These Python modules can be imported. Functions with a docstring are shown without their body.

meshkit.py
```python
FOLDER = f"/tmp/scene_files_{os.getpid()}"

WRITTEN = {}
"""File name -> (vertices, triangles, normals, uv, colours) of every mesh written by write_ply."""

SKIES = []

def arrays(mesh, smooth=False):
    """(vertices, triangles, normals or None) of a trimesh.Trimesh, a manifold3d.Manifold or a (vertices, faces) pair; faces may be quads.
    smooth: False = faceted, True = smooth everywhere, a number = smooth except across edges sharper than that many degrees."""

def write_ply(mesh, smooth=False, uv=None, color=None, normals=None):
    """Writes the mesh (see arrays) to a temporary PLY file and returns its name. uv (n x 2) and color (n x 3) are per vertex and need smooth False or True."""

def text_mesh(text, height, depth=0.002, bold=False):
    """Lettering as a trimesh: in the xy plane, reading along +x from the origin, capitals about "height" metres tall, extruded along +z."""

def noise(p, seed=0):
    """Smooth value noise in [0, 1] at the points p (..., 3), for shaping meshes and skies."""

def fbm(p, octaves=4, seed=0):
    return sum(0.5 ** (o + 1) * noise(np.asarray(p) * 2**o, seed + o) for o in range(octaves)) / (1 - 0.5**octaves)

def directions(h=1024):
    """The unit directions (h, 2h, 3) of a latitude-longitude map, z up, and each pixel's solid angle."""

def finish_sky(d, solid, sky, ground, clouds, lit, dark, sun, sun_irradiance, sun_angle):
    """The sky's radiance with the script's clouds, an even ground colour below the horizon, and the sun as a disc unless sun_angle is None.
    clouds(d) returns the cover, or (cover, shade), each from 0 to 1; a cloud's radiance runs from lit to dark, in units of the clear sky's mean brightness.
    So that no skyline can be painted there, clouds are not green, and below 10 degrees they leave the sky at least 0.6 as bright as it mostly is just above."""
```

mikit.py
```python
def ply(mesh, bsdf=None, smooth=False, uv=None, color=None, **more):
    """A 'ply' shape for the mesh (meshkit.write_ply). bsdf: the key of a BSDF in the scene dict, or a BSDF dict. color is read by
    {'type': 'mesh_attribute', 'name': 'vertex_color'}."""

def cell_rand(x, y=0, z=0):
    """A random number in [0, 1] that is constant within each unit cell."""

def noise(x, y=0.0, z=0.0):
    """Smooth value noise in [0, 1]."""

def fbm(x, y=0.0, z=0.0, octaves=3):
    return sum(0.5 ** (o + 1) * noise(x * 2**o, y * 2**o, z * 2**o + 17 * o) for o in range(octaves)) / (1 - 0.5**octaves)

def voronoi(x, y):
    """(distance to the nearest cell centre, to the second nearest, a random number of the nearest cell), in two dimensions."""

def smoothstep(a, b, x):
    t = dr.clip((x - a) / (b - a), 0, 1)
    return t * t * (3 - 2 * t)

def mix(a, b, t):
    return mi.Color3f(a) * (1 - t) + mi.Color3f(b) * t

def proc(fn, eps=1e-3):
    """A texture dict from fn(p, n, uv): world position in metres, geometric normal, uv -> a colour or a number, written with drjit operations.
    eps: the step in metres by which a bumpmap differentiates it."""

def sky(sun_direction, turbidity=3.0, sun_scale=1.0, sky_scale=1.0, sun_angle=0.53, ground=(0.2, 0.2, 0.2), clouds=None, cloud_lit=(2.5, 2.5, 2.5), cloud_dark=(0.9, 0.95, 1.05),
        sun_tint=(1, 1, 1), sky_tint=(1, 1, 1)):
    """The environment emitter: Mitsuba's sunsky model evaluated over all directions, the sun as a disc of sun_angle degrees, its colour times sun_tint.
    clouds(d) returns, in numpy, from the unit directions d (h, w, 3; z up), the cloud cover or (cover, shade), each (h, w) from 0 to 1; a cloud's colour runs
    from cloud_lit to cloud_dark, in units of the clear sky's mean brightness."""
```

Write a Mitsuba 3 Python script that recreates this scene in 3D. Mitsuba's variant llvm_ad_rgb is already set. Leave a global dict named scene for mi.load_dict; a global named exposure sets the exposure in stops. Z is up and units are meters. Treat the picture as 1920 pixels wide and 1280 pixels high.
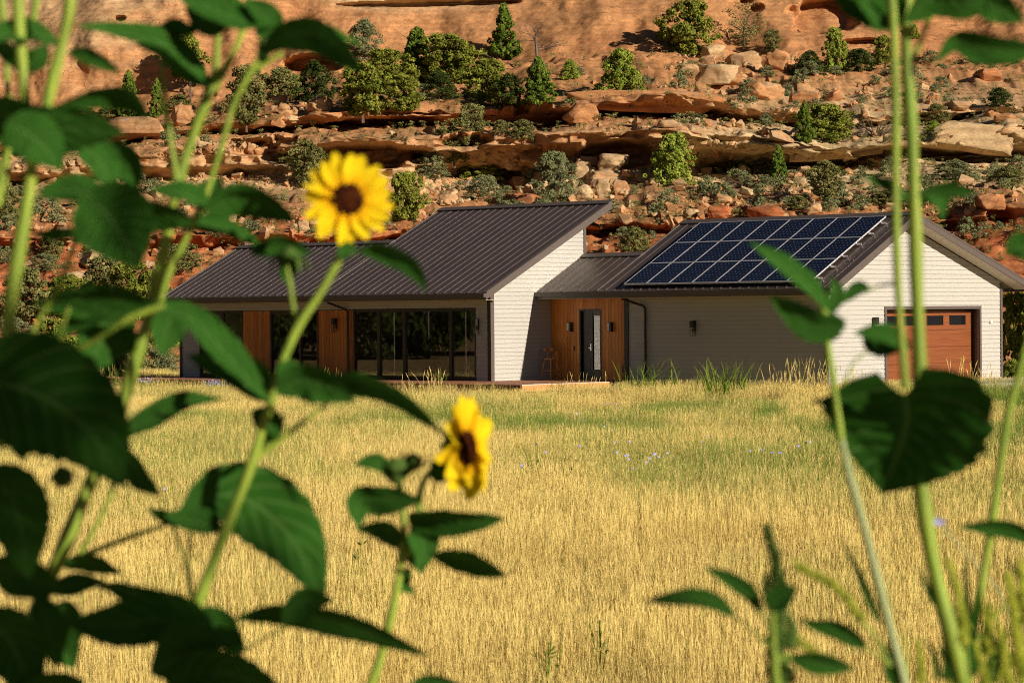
import math, random
import numpy as np, trimesh, drjit as dr, mitsuba as mi, mikit, meshkit
from mikit import proc, noise, fbm, smoothstep, mix
from shapely.geometry import Polygon, box as sbox
from shapely.ops import unary_union
T = mi.ScalarTransform4f
rng = np.random.default_rng(7); random.seed(7)
scene, labels = {'type': 'scene'}, {}

# ------------------------------------------------------------------ camera, sky, exposure
F, ROLL, Y0, ZC = 5301.7, 0.00908, 584.8, 2.031      # focal length and horizon in pixels of a 1920 x 1280 frame, eye height
CAM = np.array([0., 0., ZC])
PITCH = math.atan((640 - Y0) / F)
fwd = np.array([0, math.cos(PITCH), -math.sin(PITCH)])
up0 = np.array([0, math.sin(PITCH), math.cos(PITCH)]); rt0 = np.array([1., 0, 0])
UP = up0 * math.cos(ROLL) + rt0 * math.sin(ROLL)
scene['camera'] = {'type': 'thinlens', 'fov': math.degrees(2 * math.atan(960 / F)), 'fov_axis': 'x', 'near_clip': .1, 'far_clip': 2000.,
                   'aperture_radius': .0040, 'focus_distance': 84.0,
                   'to_world': T().look_at(origin=CAM.tolist(), target=(CAM + fwd).tolist(), up=UP.tolist())}
SUN = np.array([.787, -.624, .385])
scene['sky'] = mikit.sky(SUN.tolist(), turbidity=3.0, sky_scale=.15, sky_tint=(.86, .95, 1.2), sun_scale=1.0, sun_tint=(.94, 1.065, 1.48))
exposure = 2.3

def at(px, py, Y):
    dx, dy = px - 960, py - Y0
    x = dx * math.cos(ROLL) + dy * math.sin(ROLL); y = -dx * math.sin(ROLL) + dy * math.cos(ROLL)
    return CAM + np.array([x / F, 1, -y / F]) * Y
def to_px(P):
    P = np.asarray(P, float); x = F * P[..., 0] / P[..., 1]; y = -F * (P[..., 2] - ZC) / P[..., 1]
    return np.stack([960 + x * math.cos(ROLL) - y * math.sin(ROLL), Y0 + x * math.sin(ROLL) + y * math.cos(ROLL)], -1)

# ------------------------------------------------------------------ materials
def rgb(*c): return {'type': 'rgb', 'value': list(c)}
def two(d): return {'type': 'twosided', 'bsdf': d}
def pr(c, r=.6, **k): return {'type': 'principled', 'base_color': rgb(*c) if not isinstance(c, dict) else c, 'roughness': r, **k}
def f3(r, g, b): return mi.Color3f(r, g, b)
def ROCK(p, n, uv):
    t = uv.x + .22 * (fbm(p.x * .9, p.y * .9, p.z * 2.2, 3) - .5) + .10 * (noise(p.x * 7, p.y * 7, p.z * 11) - .5)
    c = mix(mi.Color3f(.39, .125, .050), mi.Color3f(.455, .235, .105), smoothstep(0., .45, t))
    c = mix(c, mi.Color3f(.54, .415, .235), smoothstep(.45, 1.0, t))
    st = fbm(p.x * .5, p.y * .5, p.z * 5.5, 3)
    c = c * (.72 + .56 * st) * (.85 + .3 * noise(p.x * 3.1, p.y * 3.1, p.z * 3.1))
    sp = noise(p.x * 13, p.y * 13, p.z * 15); c = c * (.80 + .40 * sp) * (.88 + .24 * noise(p.x * 31, p.y * 31, p.z * 31))
    cr = 1 - smoothstep(.0, .013, dr.abs(fbm(p.x * .8 + .4 * p.z, p.y * .8, p.z * 1.1 + 7, 4) - .5)); c = c * (1 - .55 * cr * smoothstep(.45, .6, noise(p.x * .45, p.y * .45, p.z * .6)))
    stain = smoothstep(.60, .74, fbm(p.x * 2.3, p.y * 2.3, p.z * .5 + 31, 3)) * .35
    return c * (1 - stain * mi.Color3f(.45, .6, .65))
scene['rock'] = two({'type': 'diffuse', 'reflectance': proc(ROCK)})
def BOULDER(p, n, uv):
    c = ROCK(p, n, uv)
    li = smoothstep(.55, .68, fbm(p.x * 4, p.y * 4, p.z * 4 + 9, 3)) * smoothstep(-.2, .8, n.z)
    return mix(c, mi.Color3f(.30, .27, .21), li * .6)
scene['boulder_stone'] = two({'type': 'diffuse', 'reflectance': proc(BOULDER)})
def GROUND(p, n, uv):
    a = fbm(p.x * 2, p.y * 2, 0, 3)
    return mix(mi.Color3f(.30, .20, .09), mi.Color3f(.48, .35, .16), a) * (.8 + .4 * noise(p.x * 14, p.y * 14))
scene['straw_soil'] = two({'type': 'diffuse', 'reflectance': proc(GROUND)})
def GRASS(p, n, uv):
    r, h = uv.x, uv.y
    gold = mix(mi.Color3f(.64, .495, .160), mi.Color3f(.88, .735, .275), r) * (.84 + .30 * fbm(p.x * .5, p.y * .22, 9, 3))
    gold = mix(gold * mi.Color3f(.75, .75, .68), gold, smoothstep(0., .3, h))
    green = mix(mi.Color3f(.095, .18, .028), mi.Color3f(.29, .38, .08), r)
    zone = .55 * smoothstep(30, 46, p.y) + .55 * smoothstep(50, 58, p.y) * (1 - smoothstep(66, 73, p.y)) - .35 * smoothstep(68, 74, p.y)
    zone = zone * (.60 + .45 * smoothstep(-2, 8, p.x)) + .20
    k = zone * (.20 + .85 * smoothstep(.34, .70, fbm(p.x * .42 + 3, p.y * .17, 5, 4)))
    return mix(gold, green, smoothstep(-.12, .12, k - mikit.cell_rand(r * 977.)))
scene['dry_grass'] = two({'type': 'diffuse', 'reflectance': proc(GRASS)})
def fol(c0, c1):
    def fn(p, n, uv):
        return mix(c0, c1, uv.x) * (.75 + .5 * noise(p.x * 1.3, p.y * 1.3, p.z * 1.3))
    return two({'type': 'diffuse', 'reflectance': proc(fn)})
scene['juniper_leaf'] = fol((.12, .16, .022), (.31, .34, .06))
scene['pinyon_leaf'] = fol((.065, .12, .018), (.19, .27, .04))
scene['olive_leaf'] = fol((.13, .145, .045), (.28, .28, .10))
scene['sage_leaf'] = fol((.15, .18, .080), (.29, .32, .155))
scene['bright_leaf'] = fol((.16, .23, .03), (.36, .43, .075))
scene['dark_leaf'] = fol((.03, .045, .012), (.08, .115, .028))  # shade on shadowed junipers and mirrored trees, put into the leaf colour
scene['bark'] = two({'type': 'diffuse', 'reflectance': rgb(.15, .115, .085)})
scene['dead_wood'] = two({'type': 'diffuse', 'reflectance': rgb(.20, .155, .12)})
def SIDING(p, n, uv):
    return mi.Color3f(.455, .462, .43) * (.965 + .03 * uv.x + .03 * noise(p.x * .7 + uv.x * 40, p.y * .7, p.z * 2))
scene['siding_paint'] = two(pr(proc(SIDING), .55, specular=.35))
scene['wall_sheathing'] = two({'type': 'diffuse', 'reflectance': rgb(.36, .345, .31)})
scene['soffit_paint'] = two({'type': 'diffuse', 'reflectance': rgb(.60, .53, .42)})
scene['trim_brown'] = two(pr((.105, .088, .078), .45))
scene['frame_black'] = two(pr((.020, .017, .015), .4))
def ROOF(p, n, uv):
    return mi.Color3f(.072, .056, .049) * (.88 + .16 * uv.x + .12 * fbm(p.x * 1.2, p.y * 1.2, p.z * 1.2, 2))
scene['roof_metal'] = two(pr(proc(ROOF), .34, specular=.6))
def CEDAR(p, n, uv):
    g = fbm(p.x * 38, p.y * 38, p.z * 1.4 + uv.x * 50, 3)
    c = mix(mi.Color3f(.37, .098, .012), mi.Color3f(.76, .30, .045), uv.x)
    return c * (.70 + .6 * g)
scene['cedar'] = two(pr(proc(CEDAR), .5))
def GDOOR(p, n, uv):
    g = fbm(p.x * 1.2 + p.y * 1.2 + uv.x * 9, uv.x * 30, p.z * 34 + 1.2 * noise(p.x * 3, p.y * 3), 3)
    return mi.Color3f(.215, .068, .022) * (.62 + .72 * g)
scene['mahogany'] = two(pr(proc(GDOOR), .42))
scene['deck_wood'] = two(pr(proc(lambda p, n, uv: mix((.19, .085, .045), (.33, .16, .085), uv.x) * (.8 + .4 * fbm(p.x * 9, p.y * 9, p.z * 9, 2))), .6))
scene['sunlit_wood'] = two(pr(proc(lambda p, n, uv: mi.Color3f(.55, .285, .10) * (.8 + .35 * fbm(p.x * 3, p.y * 3, p.z * 26, 2))), .55))  # brighter orange: sunlight on the deck end put into the wood colour
scene['stool_wood'] = two(pr((.52, .26, .09), .45))
scene['pane_glass'] = {'type': 'thindielectric', 'int_ior': 1.62}
scene['door_glass'] = {'type': 'blendbsdf', 'weight': .30, 'a': two(pr((.03, .03, .028), .3)), 'b': {'type': 'roughconductor', 'material': 'Al', 'alpha': .01}}
scene['dark_glass'] = two(pr((.008, .009, .010), .04, specular=.6))
scene['interior_wall'] = two({'type': 'diffuse', 'reflectance': rgb(.10, .08, .065)})
scene['aluminium'] = {'type': 'roughconductor', 'material': 'Al', 'alpha': .22}
scene['panel_frame'] = two(pr((.62, .63, .66), .35, metallic=.35))
def CELLS(p, n, uv):
    # uv in cells: pseudo-square monocrystalline cells with clipped corners and pale backing between them
    fx, fy = uv.x - dr.floor(uv.x), uv.y - dr.floor(uv.y)
    ax, ay = dr.abs(fx - .5), dr.abs(fy - .5)
    corner = smoothstep(.86, .90, ax + ay)
    gap = smoothstep(.478, .492, dr.maximum(ax, ay))
    bus = (1 - smoothstep(.008, .016, dr.abs(dr.abs(fx - .5) - .18))) * .25
    tone = .8 + .4 * mikit.cell_rand(dr.floor(uv.x) + 13 * dr.floor(p.x * 1.1), dr.floor(uv.y))
    c = mix(mi.Color3f(.006, .009, .026) * tone, mi.Color3f(.05, .055, .07), dr.maximum(gap * .8, bus))
    return mix(c, mi.Color3f(.42, .43, .47), corner)
scene['solar_cells'] = two(pr(proc(CELLS), .12, specular=.5, clearcoat=.6, clearcoat_gloss=.98))
scene['lamp_black'] = two(pr((.022, .019, .017), .4))
scene['lamp_diffuser'] = two(pr((.70, .69, .66), .4))
scene['lamp_glass'] = {'type': 'thindielectric', 'int_ior': 1.5}
scene['concrete'] = two({'type': 'diffuse', 'reflectance': proc(lambda p, n, uv: mi.Color3f(.46, .43, .38) * (.8 + .4 * fbm(p.x * 3, p.y * 3, p.z * 3, 3)))})
def LEAF(p, n, uv):
    v = dr.abs(uv.y - .5) * 2
    mid = 1 - smoothstep(.015, .05, v)
    s = uv.x * 8 - v * 2.2
    side = (1 - smoothstep(.03, .10, dr.abs(s - dr.floor(s + .5)))) * smoothstep(.03, .15, v) * .75
    c = mi.Color3f(.026, .100, .013) * (.8 + .45 * fbm(p.x * 60, p.y * 60, p.z * 60, 2)) * (.82 + .36 * noise(p.x * 14, p.y * 14, p.z * 14))
    return mix(c, mi.Color3f(.11, .22, .06), dr.maximum(mid, side) * .8)
scene['sunflower_leaf'] = {'type': 'principledthin', 'base_color': proc(LEAF), 'roughness': .55, 'diff_trans': .35, 'spec_trans': 0.}
scene['stem_green'] = two(pr(proc(lambda p, n, uv: mix((.14, .25, .020), (.30, .41, .045), noise(p.x * 210, p.y * 210, p.z * 9)) * (.75 + .5 * noise(p.x * 30, p.y * 30, p.z * 22))), .6))
scene['stem_pale'] = two(pr((.30, .38, .17), .6))
scene['grass_green'] = {'type': 'principledthin', 'base_color': proc(lambda p, n, uv: mix((.13, .24, .025), (.30, .40, .06), uv.x)), 'roughness': .6, 'diff_trans': .5, 'spec_trans': 0.}
scene['bract_green'] = two({'type': 'diffuse', 'reflectance': rgb(.075, .14, .03)})
scene['petal'] = {'type': 'principledthin', 'base_color': proc(lambda p, n, uv: mix((.86, .46, .008), (.90, .70, .016), smoothstep(0., .55, uv.x)) * (.80 + .36 * noise(uv.y * 85, uv.x * 1.5))), 'roughness': .6, 'diff_trans': .6, 'spec_trans': 0.}
scene['disc_brown'] = two({'type': 'diffuse', 'reflectance': proc(lambda p, n, uv: mix((.022, .007, .004), (.095, .026, .007), smoothstep(.45, .8, noise(p.x * 420, p.y * 420, p.z * 420))))})
scene['chicory_blue'] = two({'type': 'diffuse', 'reflectance': rgb(.36, .38, .78)})
scene['yellow_bloom'] = two({'type': 'diffuse', 'reflectance': rgb(.80, .55, .02)})
scene['spike_green'] = two({'type': 'diffuse', 'reflectance': proc(lambda p, n, uv: mix((.16, .22, .02), (.42, .46, .06), noise(p.x * 160, p.y * 160, p.z * 160)))})

# ------------------------------------------------------------------ helpers
counts = {}
def num(base):
    k = counts.get(base, 0); counts[base] = k + 1
    return base if k == 0 else f'{base}_{k:03d}'
def tag(key, label=None, category=None, group=None, kind=None):
    d = labels.setdefault(key, {})
    for a, b in (('label', label), ('category', category), ('group', group), ('kind', kind)):
        if b: d[a] = b
    return key
def put(key, mesh, bsdf, smooth=False, **k):
    scene[key] = mikit.ply(mesh, bsdf, smooth, **k); return key
def part(parent, name, mesh, bsdf, smooth=False, **k):
    return put(num(parent + '__' + name), mesh, bsdf, smooth, **k)
def cat(ms): return trimesh.util.concatenate(list(ms))
def bx(x0, x1, y0, y1, z0, z1):
    m = trimesh.creation.box(extents=(x1 - x0, y1 - y0, z1 - z0)); m.apply_translation(((x0 + x1) / 2, (y0 + y1) / 2, (z0 + z1) / 2)); return m
def toned(m, u, v=.5): return np.tile([[u, v]], (len(m.vertices), 1))
def tube(pts, rad, sides=8, cap=True):
    p = np.asarray(pts, float); n = len(p); rad = np.broadcast_to(rad, (n,))
    t = np.gradient(p, axis=0); t /= np.linalg.norm(t, axis=1, keepdims=True) + 1e-12
    a = np.cross(t, np.where(np.abs(t[:, 2:]) < .9, [0, 0, 1.], [1., 0, 0])); a /= np.linalg.norm(a, axis=1, keepdims=True) + 1e-12
    for i in range(1, n):
        if a[i] @ a[i - 1] < 0: a[i] = -a[i]
    b = np.cross(t, a); g = np.arange(sides) * 2 * np.pi / sides
    v = p[:, None] + rad[:, None, None] * (np.cos(g)[None, :, None] * a[:, None] + np.sin(g)[None, :, None] * b[:, None])
    v = v.reshape(-1, 3); f = []
    for i in range(n - 1):
        for j in range(sides):
            q = [i * sides + j, i * sides + (j + 1) % sides, (i + 1) * sides + (j + 1) % sides, (i + 1) * sides + j]
            f += [[q[0], q[1], q[2]], [q[0], q[2], q[3]]]
    if cap:
        v = np.vstack([v, p[0], p[-1]]); c0, c1 = len(v) - 2, len(v) - 1
        for j in range(sides):
            f += [[c0, (j + 1) % sides, j], [c1, (n - 1) * sides + j, (n - 1) * sides + (j + 1) % sides]]
    return trimesh.Trimesh(v, np.array(f), process=False)
def spline(pts, n):
    p = np.asarray(pts, float)
    if len(p) == 2: return p[0] + (p[1] - p[0]) * np.linspace(0, 1, n)[:, None]
    d = np.r_[0, np.cumsum(np.linalg.norm(np.diff(p, axis=0), axis=1))]
    q = np.vstack([2 * p[0] - p[1], p, 2 * p[-1] - p[-2]]); out = []
    for s in np.linspace(0, d[-1], n):
        i = min(np.searchsorted(d, s, 'right') - 1, len(p) - 2); u = (s - d[i]) / (d[i + 1] - d[i])
        a, b, c, e = q[i], q[i + 1], q[i + 2], q[i + 3]
        out.append(.5 * (2 * b + (c - a) * u + (2 * a - 5 * b + 4 * c - e) * u * u + (3 * b - a - 3 * c + e) * u ** 3))
    return np.array(out)
def n3(p, s=0): return meshkit.noise(p, s)
def fb(p, o=4, s=0): return meshkit.fbm(p, o, s)
def sst(a, b, x):
    t = np.clip((x - a) / (b - a), 0, 1); return t * t * (3 - 2 * t)

# ------------------------------------------------------------------ house frame: a along the front, v back, z up
PSI = 0.76538
RA = np.array([math.cos(PSI), -math.sin(PSI), 0]); VA = np.array([math.sin(PSI), math.cos(PSI), 0]); B0 = np.array([-.621, 83.395, 0])
M4 = np.eye(4); M4[:3, 0], M4[:3, 1], M4[:3, 2], M4[:3, 3] = RA, VA, [0, 0, 1], B0
def W(m): m = m.copy(); m.apply_transform(M4); return m
def wl(a, v, z): return B0 + a * RA + v * VA + np.array([0, 0, z])
def loc(x, y): d = np.stack([np.asarray(x) - B0[0], np.asarray(y) - B0[1]], -1); return d @ RA[:2], d @ VA[:2]

def gz(x, y):
    a, v = loc(x, y)
    z = -.62 + .14 * sst(-9, -3, v) * sst(14, 3, a) + .30 * sst(3, 11, a) * sst(-7, 0, v) * sst(-40, 60, 60 - np.abs(v)) + .10 * (fb(np.stack([np.asarray(x) * .12, np.asarray(y) * .12, np.zeros_like(np.asarray(x, float))], -1), 3, 3) - .5)
    return z

# ------------------------------------------------------------------ setting: meadow ground
gx = np.r_[np.linspace(-260, -32, 30), np.linspace(-30, 30, 121), np.linspace(32, 260, 30)]
gy = np.r_[np.linspace(-160, -2, 25), np.linspace(0, 113, 171)]
X, Y = np.meshgrid(gx, gy, indexing='ij')
V = np.stack([X, Y, gz(X, Y)], -1).reshape(-1, 3)
def gridf(n, m):
    i, j = np.meshgrid(np.arange(n - 1), np.arange(m - 1), indexing='ij'); k = (i * m + j).ravel()
    return np.stack([k, k + m, k + m + 1, k + 1], 1)
put('ground', (V, gridf(len(gx), len(gy))), 'straw_soil', True); tag('ground', kind='structure')

# ------------------------------------------------------------------ setting: the sandstone hillside
ST = [0, 300, 640, 960, 1280, 1600, 1920]
NODES = [(119.0, [605, 598, 580, 575, 570, 560, 560]), (126.0, [515, 505, 505, 500, 500, 500, 490]), (134.7, [458, 450, 448, 438, 438, 438, 428]), (133.5, [436, 434, 440, 430, 427, 430, 408]),
         (133.4, [425, 425, 432, 422, 418, 422, 398]), (146.0, [332, 338, 350, 355, 350, 345, 335]), (149.9, [322, 327, 332, 327, 322, 322, 319]),
         (147.1, [309, 284, 268, 268, 263, 303, 272]),
         (146.9, [298, 272, 255, 255, 250, 292, 258]), (153.0, [275, 250, 232, 235, 226, 265, 235]), (156.6, [270, 246, 226, 228, 216, 258, 230]),
         (154.3, [258, 236, 212, 217, 193, 248, 225]),
         (154.1, [250, 228, 203, 208, 182, 240, 216]), (168.0, [214, 198, 142, 126, 120, 140, 150]), (172.0, [196, 184, 116, 110, 104, 120, 126]),
         (175.0, [90, 90, 66, 58, 60, 66, 74]), (181.0, [-60, -60, -50, -50, -40, -40, -50]), (190.0, [-150, -150, -140, -130, -120, -130, -140]), (230.0, [-220] * 7)]
xs_st = np.array([(p - 960) / F * 145 for p in ST])
cols = np.r_[np.linspace(-150, -33, 40), np.linspace(-32, 32, 880), np.linspace(33, 150, 40)]
tabY = np.array([106., 112.] + [n[0] for n in NODES]); tabZ = np.zeros((len(tabY), len(cols)))
tabZ[0], tabZ[1] = -1.3, -.55
for i, (yn, ys) in enumerate(NODES):
    zs = [ZC + (Y0 + ROLL * (p - 960) - y) / F * yn for p, y in zip(ST, ys)]
    tabZ[i + 2] = np.interp(cols, xs_st, zs)
seg = [8, 40, 40, 36, 14, 12, 12, 70, 16, 30, 12, 30, 14, 24, 12, 60, 36, 70, 110, 16, 8][:len(tabY) - 1]
assert len(seg) == len(tabY) - 1, (len(seg), len(tabY))
tt = np.concatenate([k + np.linspace(0, 1, s, endpoint=False) for k, s in enumerate(seg)] + [[len(seg)]])
k = np.minimum(tt.astype(int), len(seg) - 1); u = tt - k
wob = 1.0 * (fb(np.stack([cols * .11, cols * 0, cols * 0], -1), 3, 11) - .5)
tabY2 = tabY[:, None] + 0 * cols[None]                      # undercuts come and go along the ledges
for i in range(3, len(tabY) - 1):
    if tabY[i] > tabY[i + 1] and i + 1 < len(tabY): tabY2[i] = tabY[i + 1] + (tabY[i] - tabY[i + 1]) * (.2 + 1.9 * sst(.30, .62, n3(np.stack([cols * .14, cols * 0 + i, cols * 0], -1), 50 + i)))
PY = (tabY2[k] * (1 - u)[:, None] + tabY2[k + 1] * u[:, None]).T
PZ = (tabZ[k] * (1 - u)[:, None] + tabZ[k + 1] * u[:, None]).T
PX = cols[:, None] + 0 * PY
amt = sst(112, 122, PY)
PY = PY + amt * (4.5 * (fb(np.stack([PX * .085, PZ * .10, PX * 0], -1), 3, 12) - .5) + 2.2 * (fb(np.stack([PX * .35, PZ * .22, PX * 0], -1), 3, 13) - .5))
dY, dZ = np.gradient(PY, axis=1), np.gradient(PZ, axis=1)
steep = sst(.35, 1.6, np.abs(dZ) / (np.abs(dY) + 1e-6))
cliff = sst(170, 174, PY)
q = np.stack([PX, PY, PZ], -1)
wz = PZ + 1.1 * (fb(np.stack([PX * .13, PX * 0, PZ * .05], -1), 2, 41) - .5) + .10 * PX * (n3(np.stack([PX * .03, PX * 0, PZ * .2], -1), 42) - .5)
lay = lambda fx, fz, s: n3(np.stack([PX * fx, PY * fx * .4, (wz if fz < 9 else PZ) * fz], -1), s)
blocks = .5 * (sst(.38, .62, n3(np.stack([PX * .9, wz * .5, wz * 1.5], -1), 43)) - .5) + .3 * (sst(.38, .62, n3(np.stack([PX * 2.1, wz, wz * 3.2], -1), 44)) - .5)
strata = .60 * (sst(.35, .65, lay(.16, 1.4, 1)) - .5) + .30 * (sst(.3, .7, lay(.35, 3.4, 2)) - .5) + .12 * (lay(.7, 8.0, 3) - .5) + .75 * blocks
rough = .55 * (fb(q * .55, 4, 4) - .5) + .18 * (fb(q * 2.4, 3, 5) - .5)
cl_sh = 2.2 * (fb(np.stack([PX * .10, PY * .1, PZ * .22], -1), 3, 6) - .5) + .05 * (lay(.25, 7., 8) - .5) + .55 * (fb(q * .55, 4, 9) - .5) + .12 * (fb(q * 2.6, 3, 10) - .5)
PY = PY - amt * ((1 - cliff) * (.25 + .75 * steep) * (strata * 1.25 + .6 * rough) + cliff * cl_sh * 1.35)
PZ = PZ + amt * (1 - cliff) * (1 - steep) * (rough * 1.1 + .22 * (sst(.3, .7, n3(q * 1.3, 7)) - .5))
hb = .75; fr = wz / hb - np.floor(wz / hb); ter = hb * (sst(.50, .94, fr) - fr)
PZ = PZ + amt * (1 - cliff) * (1 - .6 * steep) * ter * .95 * sst(.36, .56, n3(np.stack([PX * .10, PX * 0, wz * .35], -1), 61))
# hollows weathered into the rock: pixel box and depth
px = to_px(np.stack([PX, PY, PZ], -1))
for (cx, cy, w, h, dp) in [(1560, 38, 75, 36, 3.0), (1430, 24, 14, 9, 1.2), (1505, 64, 10, 7, 1.0), (1410, 10, 12, 6, 1.0), (820, 4, 190, 6, 1.6), (600, 112, 62, 18, 2.4), (1625, 90, 45, 6, 1.4),
                           (235, 22, 12, 5, .9), (1165, 293, 85, 30, 4.2), (1060, 292, 70, 18, 2.6), (1500, 232, 22, 12, 1.2), (655, 288, 170, 26, 3.6), (470, 268, 60, 16, 2.0), (720, 236, 110, 12, 2.2), (520, 258, 60, 9, 1.2), (1240, 216, 130, 12, 2.4), (1000, 222, 135, 20, 3.0),
                           (1690, 300, 100, 11, 2.4), (1850, 310, 100, 13, 2.8), (1545, 316, 70, 10, 2.2), (880, 262, 60, 12, 2.0), (1160, 436, 32, 9, 1.4), (1215, 405, 40, 8, 1.0), (80, 382, 7, 5, .8), (105, 386, 6, 5, .8), (95, 440, 34, 9, 1.2),
                           (470, 405, 12, 7, .9), (505, 395, 9, 5, .7), (400, 460, 24, 8, 1.2), (1790, 440, 60, 12, 1.5), (1880, 420, 30, 16, 1.6), (1470, 170, 40, 7, .9), (1340, 218, 50, 7, 1.0)]:
    r2 = ((px[..., 0] - cx) / w) ** 2 + ((px[..., 1] - cy) / h) ** 2 + .7 * (fb(np.stack([PX * 1.1, PZ * 1.1, PX * 0], -1), 2, 21) - .5)
    PY = PY + dp * (1 - sst(.45, 1.05, r2))
TV = np.stack([PX, PY, PZ], -1); TPX = to_px(TV)
# tone 0 red .. 1 cream
ypx = TPX[..., 1]; tone = np.interp(ypx, [-100, 0, 90, 150, 230, 250, 300, 335, 380, 430, 470, 600, 720], [.54, .48, .36, .44, .48, .60, .76, .74, .50, .16, .10, .22, .5])
left = 1 - sst(150, 560, TPX[..., 0]); tone += left * sst(210, 60, ypx) * .26 + .34 * (1 - sst(0, 30, ypx)) * sst(560, 700, TPX[..., 0]) * (1 - sst(900, 1050, TPX[..., 0]))
tone += sst(1150, 1450, TPX[..., 0]) * sst(410, 330, ypx) * sst(120, 200, ypx) * .24
tone += .30 * (fb(q * .16, 3, 31) - .5) + .28 * (lay(.06, 1.1, 33) - .5) * steep
put('hillside', (TV.reshape(-1, 3), gridf(*PX.shape)), 'rock', True, uv=np.stack([np.clip(tone, 0, 1).ravel(), steep.ravel()], -1)); tag('hillside', kind='structure')
from scipy.spatial import cKDTree
mid = (PX > -31.5) & (PX < 31.5) & (PY > 108)
TPv, TVv, Tsteep = TPX[mid], TV[mid], steep[mid]
tree2 = cKDTree(TPv)
def hill(px_, py_):
    ii = tree2.query_ball_point([px_, py_], 4.0)
    if not ii: ii = [tree2.query([px_, py_])[1]]
    ii = np.array(ii); ii = ii[TVv[ii, 1] < TVv[ii, 1].min() + 1.0]
    j = ii[np.argmin(np.linalg.norm(TPv[ii] - [px_, py_], axis=1))]
    return TVv[j], Tsteep[j]
def pxm(Yd): return Yd / F          # metres per pixel at a distance

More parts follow.
